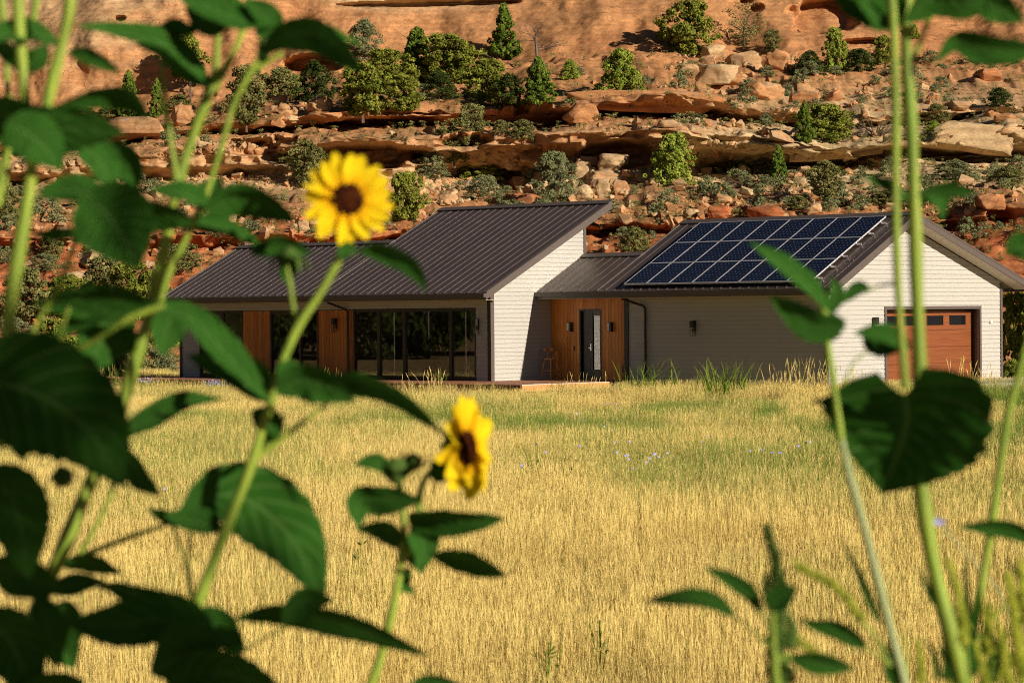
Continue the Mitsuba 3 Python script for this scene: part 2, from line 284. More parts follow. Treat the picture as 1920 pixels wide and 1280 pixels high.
# ------------------------------------------------------------------ boulders and rubble
def rock_mesh(w, d, h, seed, n=22, sq=.75):
    r = np.random.default_rng(seed); p = r.normal(size=(n, 3)); p /= np.linalg.norm(p, axis=1, keepdims=True)
    p = np.sign(p) * np.abs(p) ** sq * r.uniform(.86, 1.06, (n, 1))
    m = trimesh.convex.convex_hull(p * [w / 2, d / 2, h / 2])
    return m
def big_rock(w, d, h, seed, sq=.6):
    m = rock_mesh(w, d, h, seed, 26, sq)
    for _ in range(3): m = m.subdivide()
    v = np.array(m.vertices); o = v / (np.linalg.norm(v, axis=1, keepdims=True) + 1e-9)
    s = max(w, h)
    v += o * ((fb(v * 2.2 / s * 2 + seed, 3, 2) - .5) * .16 * h + (n3(v * [.4, .4, 9.] / max(h, .3) + seed, 5) - .5) * .07 * h)[:, None]
    return trimesh.Trimesh(v, m.faces, process=False)
BOULD = [ # px, py, w, h, tone, what it looks like and where
 (1350, 150, 92, 44, .80, 'largest pale tan boulder of the heap above the long red slab'), (1344, 109, 48, 30, .82, 'angular pale boulder topping the heap under the cliff'),
 (1408, 132, 78, 42, .70, 'long tilted tan block right of the largest heap boulder'), (1382, 158, 52, 24, .62, 'leaning flat slab wedged between two heap boulders'),
 (1296, 140, 44, 26, .75, 'grey tan block at the left foot of the boulder heap'), (1447, 182, 62, 30, .62, 'rounded tan boulder beneath the boulder heap'),
 (1466, 124, 44, 36, .50, 'orange pointed block right of the boulder heap'), (1420, 180, 60, 34, .50, 'shadowed brown block below the boulder heap'), (1390, 184, 44, 22, .62, 'tan wedge boulder at the end of the long red slab'),
 (1225, 196, 300, 34, .42, 'very long red sandstone slab on the upper ledge'), (1098, 218, 62, 42, .42, 'blunt red block at the left end of the long slab'),
 (1515, 195, 62, 26, .40, 'red wedge block on the ledge right of the heap'), (1570, 193, 34, 20, .35, 'small square red block on the ledge'), (1860, 160, 52, 24, .30, 'rounded red boulder near the right edge under the cliff'),
 (1840, 276, 170, 50, .85, 'huge cream block of ledge rock at the right edge'), (1580, 300, 180, 16, .82, 'long low cream ledge slab above the panels'), (1690, 280, 60, 20, .72, 'grey slab left of the huge cream block'),
 (972, 300, 50, 34, .85, 'cream boulder with a lit right face at the talus left end'), (1008, 296, 70, 34, .80, 'broad cream boulder at the top of the central talus'), (1000, 322, 30, 24, .78, 'small cream block under the broad talus boulder'),
 (1060, 298, 48, 20, .80, 'flat cream stone along the talus top'), (1030, 318, 32, 28, .78, 'rounded cream stone in the central talus'), (1108, 280, 52, 22, .85, 'cream stone perched under the hollow in the cliff band'),
 (1096, 332, 34, 50, .80, 'upright pale boulder right of the grey green bush'), (1158, 312, 62, 38, .82, 'cream block with a sunlit right side'), (1150, 338, 84, 26, .66, 'long brown boulder lying across the talus'),
 (1094, 366, 44, 32, .84, 'pale round boulder just above the tall roof'), (1134, 362, 28, 42, .82, 'pale leaning split boulder above the roof tip'), (1122, 352, 30, 34, .72, 'grey boulder behind the leaning split boulder'),
 (1168, 358, 34, 30, .55, 'dark shadowed boulder beside the leaning split boulder'), (1108, 306, 40, 18, .78, 'thin cream slab on the talus right of the bush'), (1130, 300, 30, 16, .78, 'small cream slab beside the sunlit block'),
 (980, 384, 110, 30, .18, 'low dark red outcrop just above the tall roof'), (874, 356, 38, 18, .78, 'pale flat stone above the roof ridge left part'), (845, 372, 34, 24, .70, 'tan pointed stone above the roof slope'), (826, 341, 14, 16, .75, 'tiny upright pale stone on the slope'),
 (806, 382, 18, 14, .80, 'small white stone above the roof slope'), (540, 200, 24, 25, .70, 'square tan block in the shaded ledge'), (561, 202, 14, 14, .70, 'small tan stone beside the square block'), (606, 192, 48, 30, .72, 'grey tan boulder right of the square block'),
 (352, 208, 44, 40, .55, 'orange boulder left of the pale stem near the ledge'), (268, 228, 120, 34, .60, 'broad flat tan slab under the left cliff'), (545, 222, 50, 16, .62, 'low tan stone on the lip of the shaded ledge'),
 (100, 322, 30, 22, .55, 'tumbled orange block on the left slope'), (186, 474, 60, 34, .80, 'pale cleft boulder on the red slope left of the house'), (215, 490, 30, 28, .78, 'pale block right of the cleft boulder'),
 (150, 512, 44, 34, .80, 'pale smooth outcrop lower left among the bushes'), (284, 490, 30, 24, .78, 'pale round boulder among the left bushes'), (58, 486, 34, 22, .72, 'pale stone in the scrub at the left edge'),
 (395, 404, 40, 24, .80, 'pale boulder between the sunflower stems'), (405, 416, 20, 26, .80, 'upright pale stone between the sunflower stems'), (430, 402, 34, 28, .76, 'tan block right of the upright stone'), (412, 464, 22, 18, .70, 'tan stone at the left roof corner'),
 (572, 420, 22, 26, .74, 'pale upright block beside the yellow flower'), (600, 416, 40, 18, .74, 'pale stones below the yellow flower'), (470, 416, 24, 20, .72, 'pale stone in the red bank above the left ridge'),
 (1360, 382, 32, 20, .66, 'orange tan flat stone above the panels'), (1352, 406, 46, 26, .15, 'red slab just above the solar panels'), (1300, 408, 30, 18, .78, 'pale stone at the top corner of the panel roof'), (1440, 408, 72, 22, .14, 'deep red broad slab above the panels'),
 (1400, 402, 50, 18, .16, 'deep red stepped slab left of the broad slab'), (1490, 342, 34, 22, .36, 'leaning orange block below the cream ledge'), (1330, 330, 22, 16, .80, 'white split stone by the bare bush'), (1340, 322, 18, 12, .76, 'small pale stone above the white split stone'),
 (1415, 352, 22, 18, .70, 'pale round stone amid the dead branches'), (1530, 404, 30, 20, .72, 'tan wedge stone above the right panels'), (1515, 330, 34, 14, .72, 'flat tan slab below the cream ledge'), (1630, 380, 34, 16, .70, 'tan flat stone left of the twin stems'),
 (1672, 402, 22, 16, .74, 'round tan stone by the garage ridge'), (1790, 405, 40, 18, .62, 'tan ledge stone behind the garage roof'), (1822, 412, 22, 16, .74, 'round tan stone behind the garage roof'), (1860, 395, 60, 30, .30, 'red grey boulder above the right roof slope'),
 (1805, 372, 24, 14, .74, 'pale flat stone right of the twin stems'), (1890, 240, 40, 18, .45, 'orange block near the right edge'), (1810, 214, 48, 16, .68, 'flat tan slab on the right bench'), (1866, 232, 22, 14, .35, 'small red block on the right bench'),
 (1138, 470, 10, 16, .85, 'small cream standing stone on red soil above the entry roof'), (1305, 250, 40, 14, .78, 'cream flat stone left of the scrub'), (1318, 268, 18, 14, .78, 'cubic cream stone on the sand slope'), (1262, 240, 46, 14, .74, 'cream slab on the sandy bench')]
for i, (bxp, byp, w, h, tn, txt) in enumerate(BOULD):
    P, _ = hill(bxp, byp + h * .30); s = pxm(P[1])
    m = big_rock(w * s * 1.08, min(w, 2.2 * h) * s * .95, h * s * 1.25, 100 + i, .55 if w > 2.5 * h else .68)
    m.apply_transform(trimesh.transformations.euler_matrix(rng.uniform(-.12, .12), rng.uniform(-.12, .12), rng.uniform(-.3, .3)))
    m.apply_translation(at(bxp, byp, P[1] + .15))
    key = put(num('boulder'), m, 'boulder_stone', 28 if w < 120 else True) if w < 120 else put(num('boulder'), m, 'boulder_stone', True, uv=toned(m, tn))
    if w < 120: scene[key] = mikit.ply(m, 'boulder_stone', True, uv=toned(m, tn))
    tag(key, txt, 'boulder')
# loose rubble: one mesh
protos = [rock_mesh(1, .8, .7, 900 + i, 14, .7) for i in range(14)]
vs, fs, uvs, off = [], [], [], 0
def drop_rock(P, size, tn):
    global off
    m = protos[rng.integers(14)]; v = np.array(m.vertices) * size * rng.uniform(.7, 1.3, 3)
    R = trimesh.transformations.euler_matrix(*rng.uniform(-.5, .5, 2), rng.uniform(0, 6.28))[:3, :3]
    v = v @ R.T + P + [0, 0, size * .12]
    vs.append(v); fs.append(np.array(m.faces) + off); off += len(v); uvs.append(np.tile([[tn, .5]], (len(v), 1)))
CL = [(1080, 335, 120, 40, 330, .80), (830, 375, 90, 30, 150, .75), (430, 300, 110, 40, 420, .70), (480, 410, 120, 26, 150, .72), (200, 300, 150, 40, 260, .62), (150, 420, 140, 50, 200, .70), (1330, 390, 90, 30, 160, .60),
      (1500, 380, 120, 40, 220, .70), (1780, 375, 120, 40, 260, .72), (1380, 130, 110, 40, 140, .74), (1700, 200, 180, 60, 240, .55), (620, 205, 120, 20, 140, .68), (1330, 260, 80, 30, 160, .74), (900, 350, 80, 50, 160, .74), (690, 400, 120, 30, 120, .72), (960, 270, 900, 150, 240, .66), (960, 430, 900, 60, 420, .5), (1450, 250, 300, 60, 240, .7)]
for (cx, cy, sx, sy, n, tn) in CL:
    for _ in range(n):
        qx, qy = rng.normal(cx, sx * .6), rng.normal(cy, sy * .6)
        if not (-20 < qx < 1940 and 60 < qy < 600): continue
        P, st = hill(qx, qy)
        if st > .7 or P[1] > 171: continue
        drop_rock(P, min(1.2, .17 * (1.9 if cx == 1080 else 1.15) * rng.lognormal(.15, .55)), np.clip(tn + rng.normal(0, .12), 0, 1))
put('rubble', (np.vstack(vs), np.vstack(fs)), 'boulder_stone', False, uv=np.vstack(uvs)); tag('rubble', 'loose broken stones strewn over the hillside ledges', 'rubble', kind='stuff')

# ------------------------------------------------------------------ vegetation prototypes
def leaves(cent, outw, size, asp, r, flat=.6):
    n = len(cent); nr = outw * flat + r.normal(size=(n, 3)) * .7; nr /= np.linalg.norm(nr, axis=1, keepdims=True) + 1e-9
    a = np.cross(nr, r.normal(size=(n, 3))); a /= np.linalg.norm(a, axis=1, keepdims=True) + 1e-9; b = np.cross(nr, a)
    sz = size * r.uniform(.6, 1.4, (n, 1))
    v = np.stack([cent - a * sz * .5, cent + b * sz * asp * .5, cent + a * sz * .5, cent - b * sz * asp * .5], 1).reshape(-1, 3)
    return v, np.arange(4 * n).reshape(-1, 4)
def crown(seed, kind, nl, per, size, lump, asp=.6):
    """unit crown: height 1 from z=0, width 1; lumps of small leaves"""
    r = np.random.default_rng(seed); C, O, tones = [], [], []
    for i in range(nl):
        th = r.uniform(0, 2 * np.pi); h = r.uniform(.03, 1)
        if kind == 'cone': R = .5 * (1 - h) ** .75 * (1 if h > .12 else h / .12 * .5 + .5)
        elif kind == 'round': R = .5 * math.sqrt(max(0, 1 - (2 * h - 1.) ** 2)) ** .8
        elif kind == 'dome': R = .5 * math.sqrt(max(0, 1 - h * h)) ** .9
        elif kind == 'vase': R = .5 * (.25 + .75 * h ** .7) * math.sqrt(max(.02, 1 - h ** 5))
        elif kind == 'pine': h = r.uniform(.38, 1); R = .5 * (1 - ((h - .38) / .62)) ** .5 * (.55 + .45 * r.random())
        rr = R * (r.uniform(.55, 1.0) if r.random() < .75 else r.uniform(0, .6))
        rr *= .60 + .78 * float(n3(np.array([math.cos(th) * 2 + seed, math.sin(th) * 2, h * 5]), seed))
        c = np.array([math.cos(th) * rr, math.sin(th) * rr, h * .96]); lr = lump * r.uniform(.6, 1.25)
        d = r.normal(size=(per, 3)); d /= np.linalg.norm(d, axis=1, keepdims=True); d *= r.uniform(.35, 1, (per, 1)) ** .5
        d[:, 2] = np.where(d[:, 2] < 0, d[:, 2] * .55, d[:, 2])
        C.append(c + d * lr); O.append(d + np.array([c[0], c[1], .25]) * .8); tones.append(np.clip(r.normal(.45, .26) + d[:, 2] * .10, 0, 1))
    C, O, tones = np.vstack(C), np.vstack(O), np.concatenate(tones)
    v, f = leaves(C, O, size, asp, r)
    return v, f, np.repeat(np.stack([tones, tones], 1), 4, axis=0)
def limbs(seed, h, spread, n, r0, droop=0, sides=5):
    r = np.random.default_rng(seed); ms = [tube([[0, 0, -.12], [r.normal(0, .02), r.normal(0, .02), h * .45], [r.normal(0, .04), r.normal(0, .04), h * .92]], [r0, r0 * .7, r0 * .2], sides)]
    for _ in range(n):
        th = r.uniform(0, 6.28); z = r.uniform(.12, .8) * h; L = spread * r.uniform(.5, 1.)
        e = np.array([math.cos(th), math.sin(th), 0]) * L
        ms.append(tube([[0, 0, z], e * .5 + [0, 0, z + L * (.35 - droop)], e + [0, 0, z + L * (.55 - 2 * droop)]], [r0 * .5, r0 * .3, r0 * .1], 4))
    return cat(ms)
def dead_tree(seed, levels=4):
    r = np.random.default_rng(seed); ms = []
    def grow(p, d, L, R, lv):
        q1 = p + d * L * .5 + r.normal(0, .05, 3) * L; q2 = p + d * L + r.normal(0, .08, 3) * L
        ms.append(tube([p, q1, q2], [R, R * .8, R * .55], 5 if lv > 1 else 3, False))
        if lv == 0: return
        for _ in range(3 if lv < levels else 6):
            nd = d * .8 + r.normal(0, .62, 3); nd[2] = abs(nd[2]) * .8; nd /= np.linalg.norm(nd)
            grow(p + (q2 - p) * r.uniform(.45, 1), nd, L * r.uniform(.5, .75), R * .5, lv - 1)
    grow(np.array([0, 0, -.05]), np.array([0, 0, 1.]), .46, .030, levels)
    return cat(ms)
def group(key, **parts):
    scene[key] = {'type': 'shapegroup', **parts}
def grp_tree(key, bsdf, seed, kind, nl, per, size, lump, trunk, asp=.6, bark='bark'):
    v, f, uv = crown(seed, kind, nl, per, size, lump, asp)
    group(key, trunk=mikit.ply(trunk, bark), crown=mikit.ply((v, f), bsdf, False, uv=uv))
for i in range(3):
    grp_tree(f'conifer_kind_{i}', 'pinyon_leaf', 40 + i, 'cone', 190, 75, .046, .066, limbs(40 + i, 1., .3, 10, .03))
    grp_tree(f'juniper_kind_{i}', 'juniper_leaf', 50 + i, 'round', 210, 70, .046, .075, limbs(50 + i, .9, .4, 12, .035))
    grp_tree(f'shrub_kind_{i}', 'olive_leaf', 60 + i, 'dome', 190, 60, .044, .075, limbs(60 + i, .8, .5, 18, .02))
    grp_tree(f'grey_bush_kind_{i}', 'sage_leaf', 70 + i, 'dome', 200, 62, .042, .075, limbs(70 + i, .8, .5, 18, .015), asp=.4)
    grp_tree(f'sage_kind_{i}', 'sage_leaf', 80 + i, 'dome', 34, 34, .11, .16, limbs(80 + i, .7, .45, 8, .02), asp=.4)
    grp_tree(f'greener_bush_kind_{i}', 'bright_leaf', 90 + i, 'dome', 200, 66, .046, .078, limbs(90 + i, .8, .5, 14, .018))
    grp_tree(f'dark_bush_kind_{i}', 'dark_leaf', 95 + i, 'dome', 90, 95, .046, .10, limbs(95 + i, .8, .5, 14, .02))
    grp_tree(f'slender_kind_{i}', 'olive_leaf', 97 + i, 'vase', 140, 60, .042, .075, limbs(97 + i, .9, .4, 16, .022))
grp_tree('pine_kind', 'juniper_leaf', 33, 'pine', 80, 90, .044, .08, limbs(33, 1., .36, 12, .024, .05))
grp_tree('cottonwood_kind', 'bright_leaf', 35, 'round', 130, 90, .035, .10, limbs(35, .8, .45, 16, .03))
grp_tree('shade_tree_kind', 'dark_leaf', 37, 'round', 230, 110, .024, .10, limbs(37, .8, .45, 16, .03))  # leaf colour darkened like a grove in shadow, for the window reflections
grp_tree('dapple_kind', 'pinyon_leaf', 38, 'round', 105, 70, .048, .10, limbs(38, .8, .45, 16, .02))
grp_tree('open_shrub_kind', 'olive_leaf', 36, 'vase', 40, 45, .035, .09, limbs(36, .8, .5, 34, .014), bark='dead_wood')
group('dead_tree_kind', trunk=mikit.ply(dead_tree(5), 'dead_wood'))
group('brush_kind', twigs=mikit.ply(cat([tube(spline([[0, 0, -.02], [math.cos(a) * .25, math.sin(a) * .25, rng.uniform(.1, .5)], [math.cos(a) * .6 * rng.uniform(.6, 1), math.sin(a) * .6, rng.uniform(.1, .9)]], 6), [.012, .011, .009, .007, .005, .002], 4, False) for a in rng.uniform(0, 6.28, 46)]), 'dead_wood'))
def stand(name, kind, P, w, h, label, category, grp=None, rot=None):
    key = num(name); rot = rng.uniform(0, 360) if rot is None else rot
    scene[key] = {'type': 'instance', 'shapegroup': {'type': 'ref', 'id': kind}, 'to_world': T().translate([float(P[0]), float(P[1]), float(P[2])]).rotate([0, 0, 1], float(rot)).scale([float(w), float(w), float(h)])}
    return tag(key, label, category, grp)
def on_hill(name, kind, px_, py_, w, h, label, category, grp=None):
    P, _ = hill(px_, py_); s = pxm(P[1]); stand(name, kind, P - [0, 0, .06], w * s * 1.22, h * s * 1.08, label, category, grp)
HT = [ # name, kind, foot px, foot py, width, height, label, category
 ('conifer', 'conifer_kind_0', 955, 112, 64, 98, 'dark green cone shaped conifer standing alone against the red cliff', 'tree'),
 ('dead_tree', 'dead_tree_kind', 1016, 118, 95, 80, 'bare grey dead tree with spreading branches under the cliff', 'tree'),
 ('juniper_tree', 'conifer_kind_1', 790, 150, 84, 98, 'tall peaked green tree in the left clump below the cliff', 'tree'),
 ('juniper_tree', 'juniper_kind_1', 842, 150, 92, 86, 'bushy green juniper right of the tall peaked tree', 'tree'),
 ('juniper_tree', 'juniper_kind_0', 868, 158, 60, 66, 'low green juniper at the right end of the clump', 'tree'),
 ('juniper_tree', 'juniper_kind_2', 688, 212, 86, 92, 'broad juniper at the front left of the clump', 'tree'),
 ('juniper_tree', 'juniper_kind_0', 765, 205, 62, 66, 'round olive juniper at the foot of the clump', 'tree'),
 ('juniper_tree', 'juniper_kind_1', 732, 168, 80, 74, 'spreading juniper behind the broad front juniper', 'tree'),
 ('shrub', 'grey_bush_kind_0', 690, 112, 62, 76, 'pale silvery grey bush against the cliff above the clump', 'shrub'),
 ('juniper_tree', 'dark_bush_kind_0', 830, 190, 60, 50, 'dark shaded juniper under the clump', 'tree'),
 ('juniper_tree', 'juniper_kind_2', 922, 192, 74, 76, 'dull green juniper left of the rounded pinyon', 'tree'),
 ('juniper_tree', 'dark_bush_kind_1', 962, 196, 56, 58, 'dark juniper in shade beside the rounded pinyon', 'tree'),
 ('pinyon_tree', 'conifer_kind_2', 1016, 196, 68, 82, 'rounded bright green pinyon below the dead tree', 'tree'),
 ('shrub', 'greener_bush_kind_0', 1076, 146, 30, 34, 'small round green shrub right of the dead tree', 'shrub'),
 ('juniper_tree', 'greener_bush_kind_1', 1171, 180, 68, 82, 'yellow green juniper at the middle of the upper ledge', 'tree'),
 ('pinyon_tree', 'juniper_kind_1', 1302, 110, 84, 98, 'dark pinyon with ragged crown left of the boulder heap', 'tree'),
 ('juniper_tree', 'open_shrub_kind', 1405, 96, 84, 80, 'twisted open juniper showing its dark branches', 'tree'),
 ('shrub', 'slender_kind_0', 1457, 106, 42, 40, 'thin grey shrub right of the twisted juniper', 'shrub'),
 ('juniper_tree', 'greener_bush_kind_2', 1573, 144, 44, 76, 'slim yellow green juniper between two dark shrubs', 'tree'),
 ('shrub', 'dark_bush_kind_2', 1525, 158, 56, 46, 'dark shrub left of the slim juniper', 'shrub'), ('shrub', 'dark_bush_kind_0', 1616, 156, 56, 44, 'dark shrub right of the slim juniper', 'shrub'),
 ('juniper_tree', 'juniper_kind_0', 1664, 132, 36, 50, 'small dark juniper just left of the twin sunflower stems', 'tree'), ('shrub', 'greener_bush_kind_0', 1722, 86, 22, 26, 'tiny green shrub at the cliff foot behind the twin stems', 'shrub'),
 ('juniper_tree', 'juniper_kind_2', 1552, 278, 92, 68, 'wide dark green juniper above the solar panels', 'tree'), ('pinyon_tree', 'conifer_kind_0', 1514, 276, 40, 72, 'pointed juniper at the left of the wide juniper', 'tree'),
 ('pinyon_tree', 'conifer_kind_2', 1463, 352, 40, 68, 'little pointed pinyon below the cream ledge', 'tree'),
 ('shrub', 'slender_kind_1', 1552, 388, 78, 72, 'loose olive shrub right above the panels', 'shrub'), ('shrub', 'shrub_kind_0', 1500, 402, 44, 26, 'low olive shrub over the panel roof', 'shrub'),
 ('juniper_tree', 'greener_bush_kind_2', 1268, 355, 76, 92, 'dense yellow green juniper above the garage ridge', 'tree'),
 ('shrub', 'open_shrub_kind', 1318, 314, 50, 44, 'half bare shrub right of the dense juniper', 'shrub'),
 ('shrub', 'grey_bush_kind_1', 1045, 382, 82, 92, 'large grey green bush just above the tall roof', 'shrub'),
 ('juniper_tree', 'juniper_kind_1', 768, 406, 60, 86, 'green juniper right of the upper yellow sunflower', 'tree'),
 ('juniper_tree', 'slender_kind_2', 892, 262, 62, 66, 'slender grey green tree on the shaded ledge', 'tree'), ('shrub', 'slender_kind_0', 858, 300, 84, 74, 'loose grey green shrub below the slender tree', 'shrub'),
 ('shrub', 'grey_bush_kind_2', 815, 328, 56, 48, 'grey shrub under the shaded ledge', 'shrub'), ('shrub', 'dark_bush_kind_1', 795, 290, 40, 36, 'dark round shrub under the shaded ledge', 'shrub'),
 ('shrub', 'shrub_kind_1', 987, 262, 46, 36, 'olive shrub on the ledge lip right of the slender tree', 'shrub'), ('shrub', 'shrub_kind_2', 946, 250, 30, 24, 'small olive shrub on the ledge lip', 'shrub'),
 ('shrub', 'greener_bush_kind_1', 905, 338, 74, 38, 'low yellow green shrub left of the talus', 'shrub'), ('shrub', 'grey_bush_kind_0', 910, 378, 66, 46, 'blue grey shrub above the roof slope', 'shrub'),
 ('shrub', 'slender_kind_1', 580, 346, 78, 84, 'grey green shrub above and left of the upper sunflower', 'shrub'), ('shrub', 'shrub_kind_2', 546, 300, 40, 30, 'low olive shrub left of the grey green shrub', 'shrub'),
 ('pine_tree', 'pine_kind', 365, 186, 78, 126, 'pine with a bare trunk against the left cliff', 'tree'), ('conifer', 'conifer_kind_1', 250, 207, 44, 84, 'narrow conifer at the foot of the left cliff', 'tree'),
 ('conifer', 'conifer_kind_2', 303, 207, 34, 68, 'young pale conifer left of the thin green stem', 'tree'), ('shrub', 'shrub_kind_0', 222, 206, 60, 34, 'scrubby shrub under the left cliff', 'shrub'),
 ('shrub', 'shrub_kind_1', 344, 190, 44, 26, 'low dark green shrub by the pine trunk', 'shrub'), ('juniper_tree', 'slender_kind_2', 470, 224, 92, 104, 'grey green juniper in the left shade below the cave', 'tree'),
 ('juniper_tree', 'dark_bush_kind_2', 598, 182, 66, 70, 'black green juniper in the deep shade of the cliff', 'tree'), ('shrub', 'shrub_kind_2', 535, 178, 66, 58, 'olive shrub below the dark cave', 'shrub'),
 ('shrub', 'greener_bush_kind_0', 560, 168, 34, 36, 'little green shrub below the dark cave', 'shrub'), ('shrub', 'shrub_kind_1', 1192, 486, 56, 54, 'wispy shrub on red soil above the entry roof', 'shrub'),
 ('shrub', 'slender_kind_0', 196, 560, 96, 92, 'olive shrub on the red slope left of the house', 'shrub'), ('juniper_tree', 'juniper_kind_2', 246, 590, 90, 104, 'dark juniper near the left roof corner', 'tree'),
 ('juniper_tree', 'juniper_kind_0', 130, 580, 90, 76, 'green juniper among the sunflower stems at left', 'tree'), ('shrub', 'shrub_kind_0', 50, 590, 100, 100, 'olive scrub at the left edge', 'shrub'), ('shrub', 'shrub_kind_1', 350, 500, 56, 50, 'olive shrub above the left roof corner', 'shrub'),
 ('shrub', 'shrub_kind_2', 290, 560, 60, 60, 'olive green bush touching the left eave', 'shrub'), ('shrub', 'grey_bush_kind_1', 30, 640, 80, 60, 'grey brush low at the left edge', 'shrub'), ('shrub', 'slender_kind_1', 100, 470, 46, 50, 'grey shrub on the red bank at left', 'shrub'),
 ('shrub', 'shrub_kind_0', 20, 400, 54, 66, 'olive shrub behind the leftmost stem', 'shrub'), ('shrub', 'grey_bush_kind_2', 85, 490, 60, 30, 'grey brush strip under the red ledge', 'shrub'),
 ('shrub', 'dark_bush_kind_1', 1880, 214, 44, 34, 'grey dark shrub at the right edge of the bench', 'shrub'), ('shrub', 'shrub_kind_1', 1762, 240, 44, 30, 'olive shrub right of the twin stems', 'shrub'), ('shrub', 'greener_bush_kind_0', 1755, 262, 30, 20, 'yellow green low shrub right of the twin stems', 'shrub'),
 ('shrub', 'shrub_kind_2', 1668, 400, 60, 30, 'olive scrub at the garage ridge', 'shrub'), ('shrub', 'grey_bush_kind_0', 1790, 350, 80, 34, 'grey scrub right below the cream block', 'shrub'), ('shrub', 'slender_kind_2', 1895, 380, 70, 44, 'grey twiggy scrub at the right edge', 'shrub'),
 ('shrub', 'shrub_kind_0', 1370, 330, 70, 30, 'olive scrub between talus and panels', 'shrub'), ('shrub', 'greener_bush_kind_2', 1370, 312, 30, 22, 'bright low shrub on the sand slope', 'shrub'), ('shrub', 'shrub_kind_1', 1422, 325, 60, 36, 'dull scrub left of the little pinyon', 'shrub'),
 ('dead_brush', 'brush_kind', 1650, 268, 80, 44, 'tangle of bare fallen branches right of the wide juniper', 'dead brush'), ('dead_brush', 'brush_kind', 1400, 358, 66, 30, 'small tangle of dead branches left of the little pinyon', 'dead brush'), ('dead_brush', 'brush_kind', 1850, 400, 60, 40, 'grey dead branches above the right roof slope', 'dead brush')]
for (nm, kd, fx, fy, w, h, lb, ct) in HT: on_hill(nm, kd, fx, fy, w, h, lb, ct)
# shrubs standing on the level ground beside the house
FL = [('shrub', 'shrub_kind_1', 40, 640, 116, 90, 70, 'olive bush low at the left edge behind the big leaf'), ('shrub', 'greener_bush_kind_0', 175, 640, 114, 90, 84, 'green bush in the middle of the left thicket'), ('shrub', 'shrub_kind_0', 265, 640, 115, 80, 70, 'dry olive bush close to the left house wall'),
      ('juniper_tree', 'juniper_kind_1', 100, 620, 117, 96, 110, 'tall dark juniper at the back of the left thicket'), ('juniper_tree', 'juniper_kind_0', 210, 610, 118, 90, 120, 'dark juniper behind the green thicket bush'), ('shrub', 'slender_kind_1', 310, 640, 113, 60, 56, 'grey twiggy shrub by the house corner'),
      ('shrub', 'greener_bush_kind_1', 150, 694, 104, 100, 92, 'leafy green bush behind the left end of the deck'), ('shrub', 'shrub_kind_1', 215, 694, 100, 70, 66, 'low olive bush behind the deck'), ('shrub', 'grey_bush_kind_2', 300, 690, 112, 70, 62, 'grey twiggy bush beside the left house wall'),
      ('cottonwood_tree', 'cottonwood_kind', 320, 680, 116, 100, 136, 'bright leafy tree just behind the left house wall'), ('shrub', 'shrub_kind_2', 245, 690, 108, 70, 84, 'grey green bush between the stems beside the deck'), ('shrub', 'shrub_kind_0', 70, 690, 110, 110, 90, 'pale scrub behind the big leaf at left'),
      ('shrub', 'greener_bush_kind_2', 110, 700, 98, 70, 46, 'low green bush at the left end of the deck'),
      ('juniper_tree', 'juniper_kind_1', 1905, 728, 97, 84, 172, 'tall juniper beside the right corner of the garage'), ('juniper_tree', 'juniper_kind_2', 1955, 728, 96, 100, 190, 'dense juniper at the right edge beside the garage'), ('shrub', 'greener_bush_kind_0', 1898, 730, 92, 50, 46, 'low green bush at the foot of the garage juniper')]
for (nm, kd, fx, fy, Yd, w, h, lb) in FL:
    P = at(fx, fy, Yd); P[2] = gz(P[0], P[1]) - .03; hh = h * pxm(Yd)
    stand(nm, kd, P, w * pxm(Yd), hh, lb, 'tree' if 'tree' in nm else 'shrub')
# sagebrush dotted over the slope
MARKS = [(b[0], b[1], b[5]) for b in BOULD] + [(h[2], h[3] - h[5] / 2, h[6]) for h in HT]
MARKS = [(x, y, t) for x, y, t in MARKS if len(t.split()) <= 10]; used = set()
def beside(P):
    a = to_px(P)
    for x, y, t in sorted(MARKS, key=lambda m: abs(m[0] - a[0]) + 1.4 * abs(m[1] - a[1])):
        dx, dy = a[0] - x, a[1] - y; w = ('left of' if dx < 0 else 'right of') if abs(dx) > 1.2 * abs(dy) else ('above' if dy < 0 else 'below')
        if (t, w) not in used: used.add((t, w)); return f'grey sagebrush {w} the {t}'
ZN = [((0, 620), (300, 480), 46, 'small grey sagebrush on the left part of the slope'), ((620, 1240), (310, 480), 40, 'small grey sagebrush between the talus and the tall roof'), ((1240, 1680), (290, 410), 60, 'small grey sagebrush on the slope above the solar panels'),
      ((1700, 1920), (330, 470), 34, 'small grey sagebrush on the slope right of the twin stems'), ((1280, 1920), (130, 250), 60, 'small grey sagebrush on the upper right bench'), ((620, 1280), (110, 240), 26, 'small grey sagebrush on the wooded upper bench'), ((0, 420), (200, 260), 16, 'small grey sagebrush on the ledge under the left cliff')]
for (xr, yr, n, lb) in ZN:
    c = 0
    while c < n:
        qx, qy = rng.uniform(*xr), rng.uniform(*yr); P, st = hill(qx, qy)
        if st > .75 or P[1] > 172: c += .25; continue
        c += 1; w = rng.uniform(.45, 1.15)
        stand('sagebrush', f'sage_kind_{rng.integers(3)}', P - [0, 0, .03], w, w * rng.uniform(.55, .85), beside(P) or lb, 'sagebrush', lb.replace('small grey ', ''))
v_, f_, uv_, o_ = [], [], [], 0
tuft = crown(222, 'dome', 8, 12, .22, .2, .25)
for _ in range(3600):
    qx, qy = rng.uniform(-20, 1940), rng.uniform(105, 520); P, st = hill(qx, qy)
    if st > .8 or P[1] > 172: continue
    w = rng.uniform(.18, .5); v_.append(tuft[0] * [w, w, w * .9] @ np.array([[math.cos(qx), -math.sin(qx), 0], [math.sin(qx), math.cos(qx), 0], [0, 0, 1]]) + P); f_.append(tuft[1] + o_); o_ += len(tuft[0])
    uv_.append(np.clip(tuft[2] + rng.normal(0, .3), 0, 1))
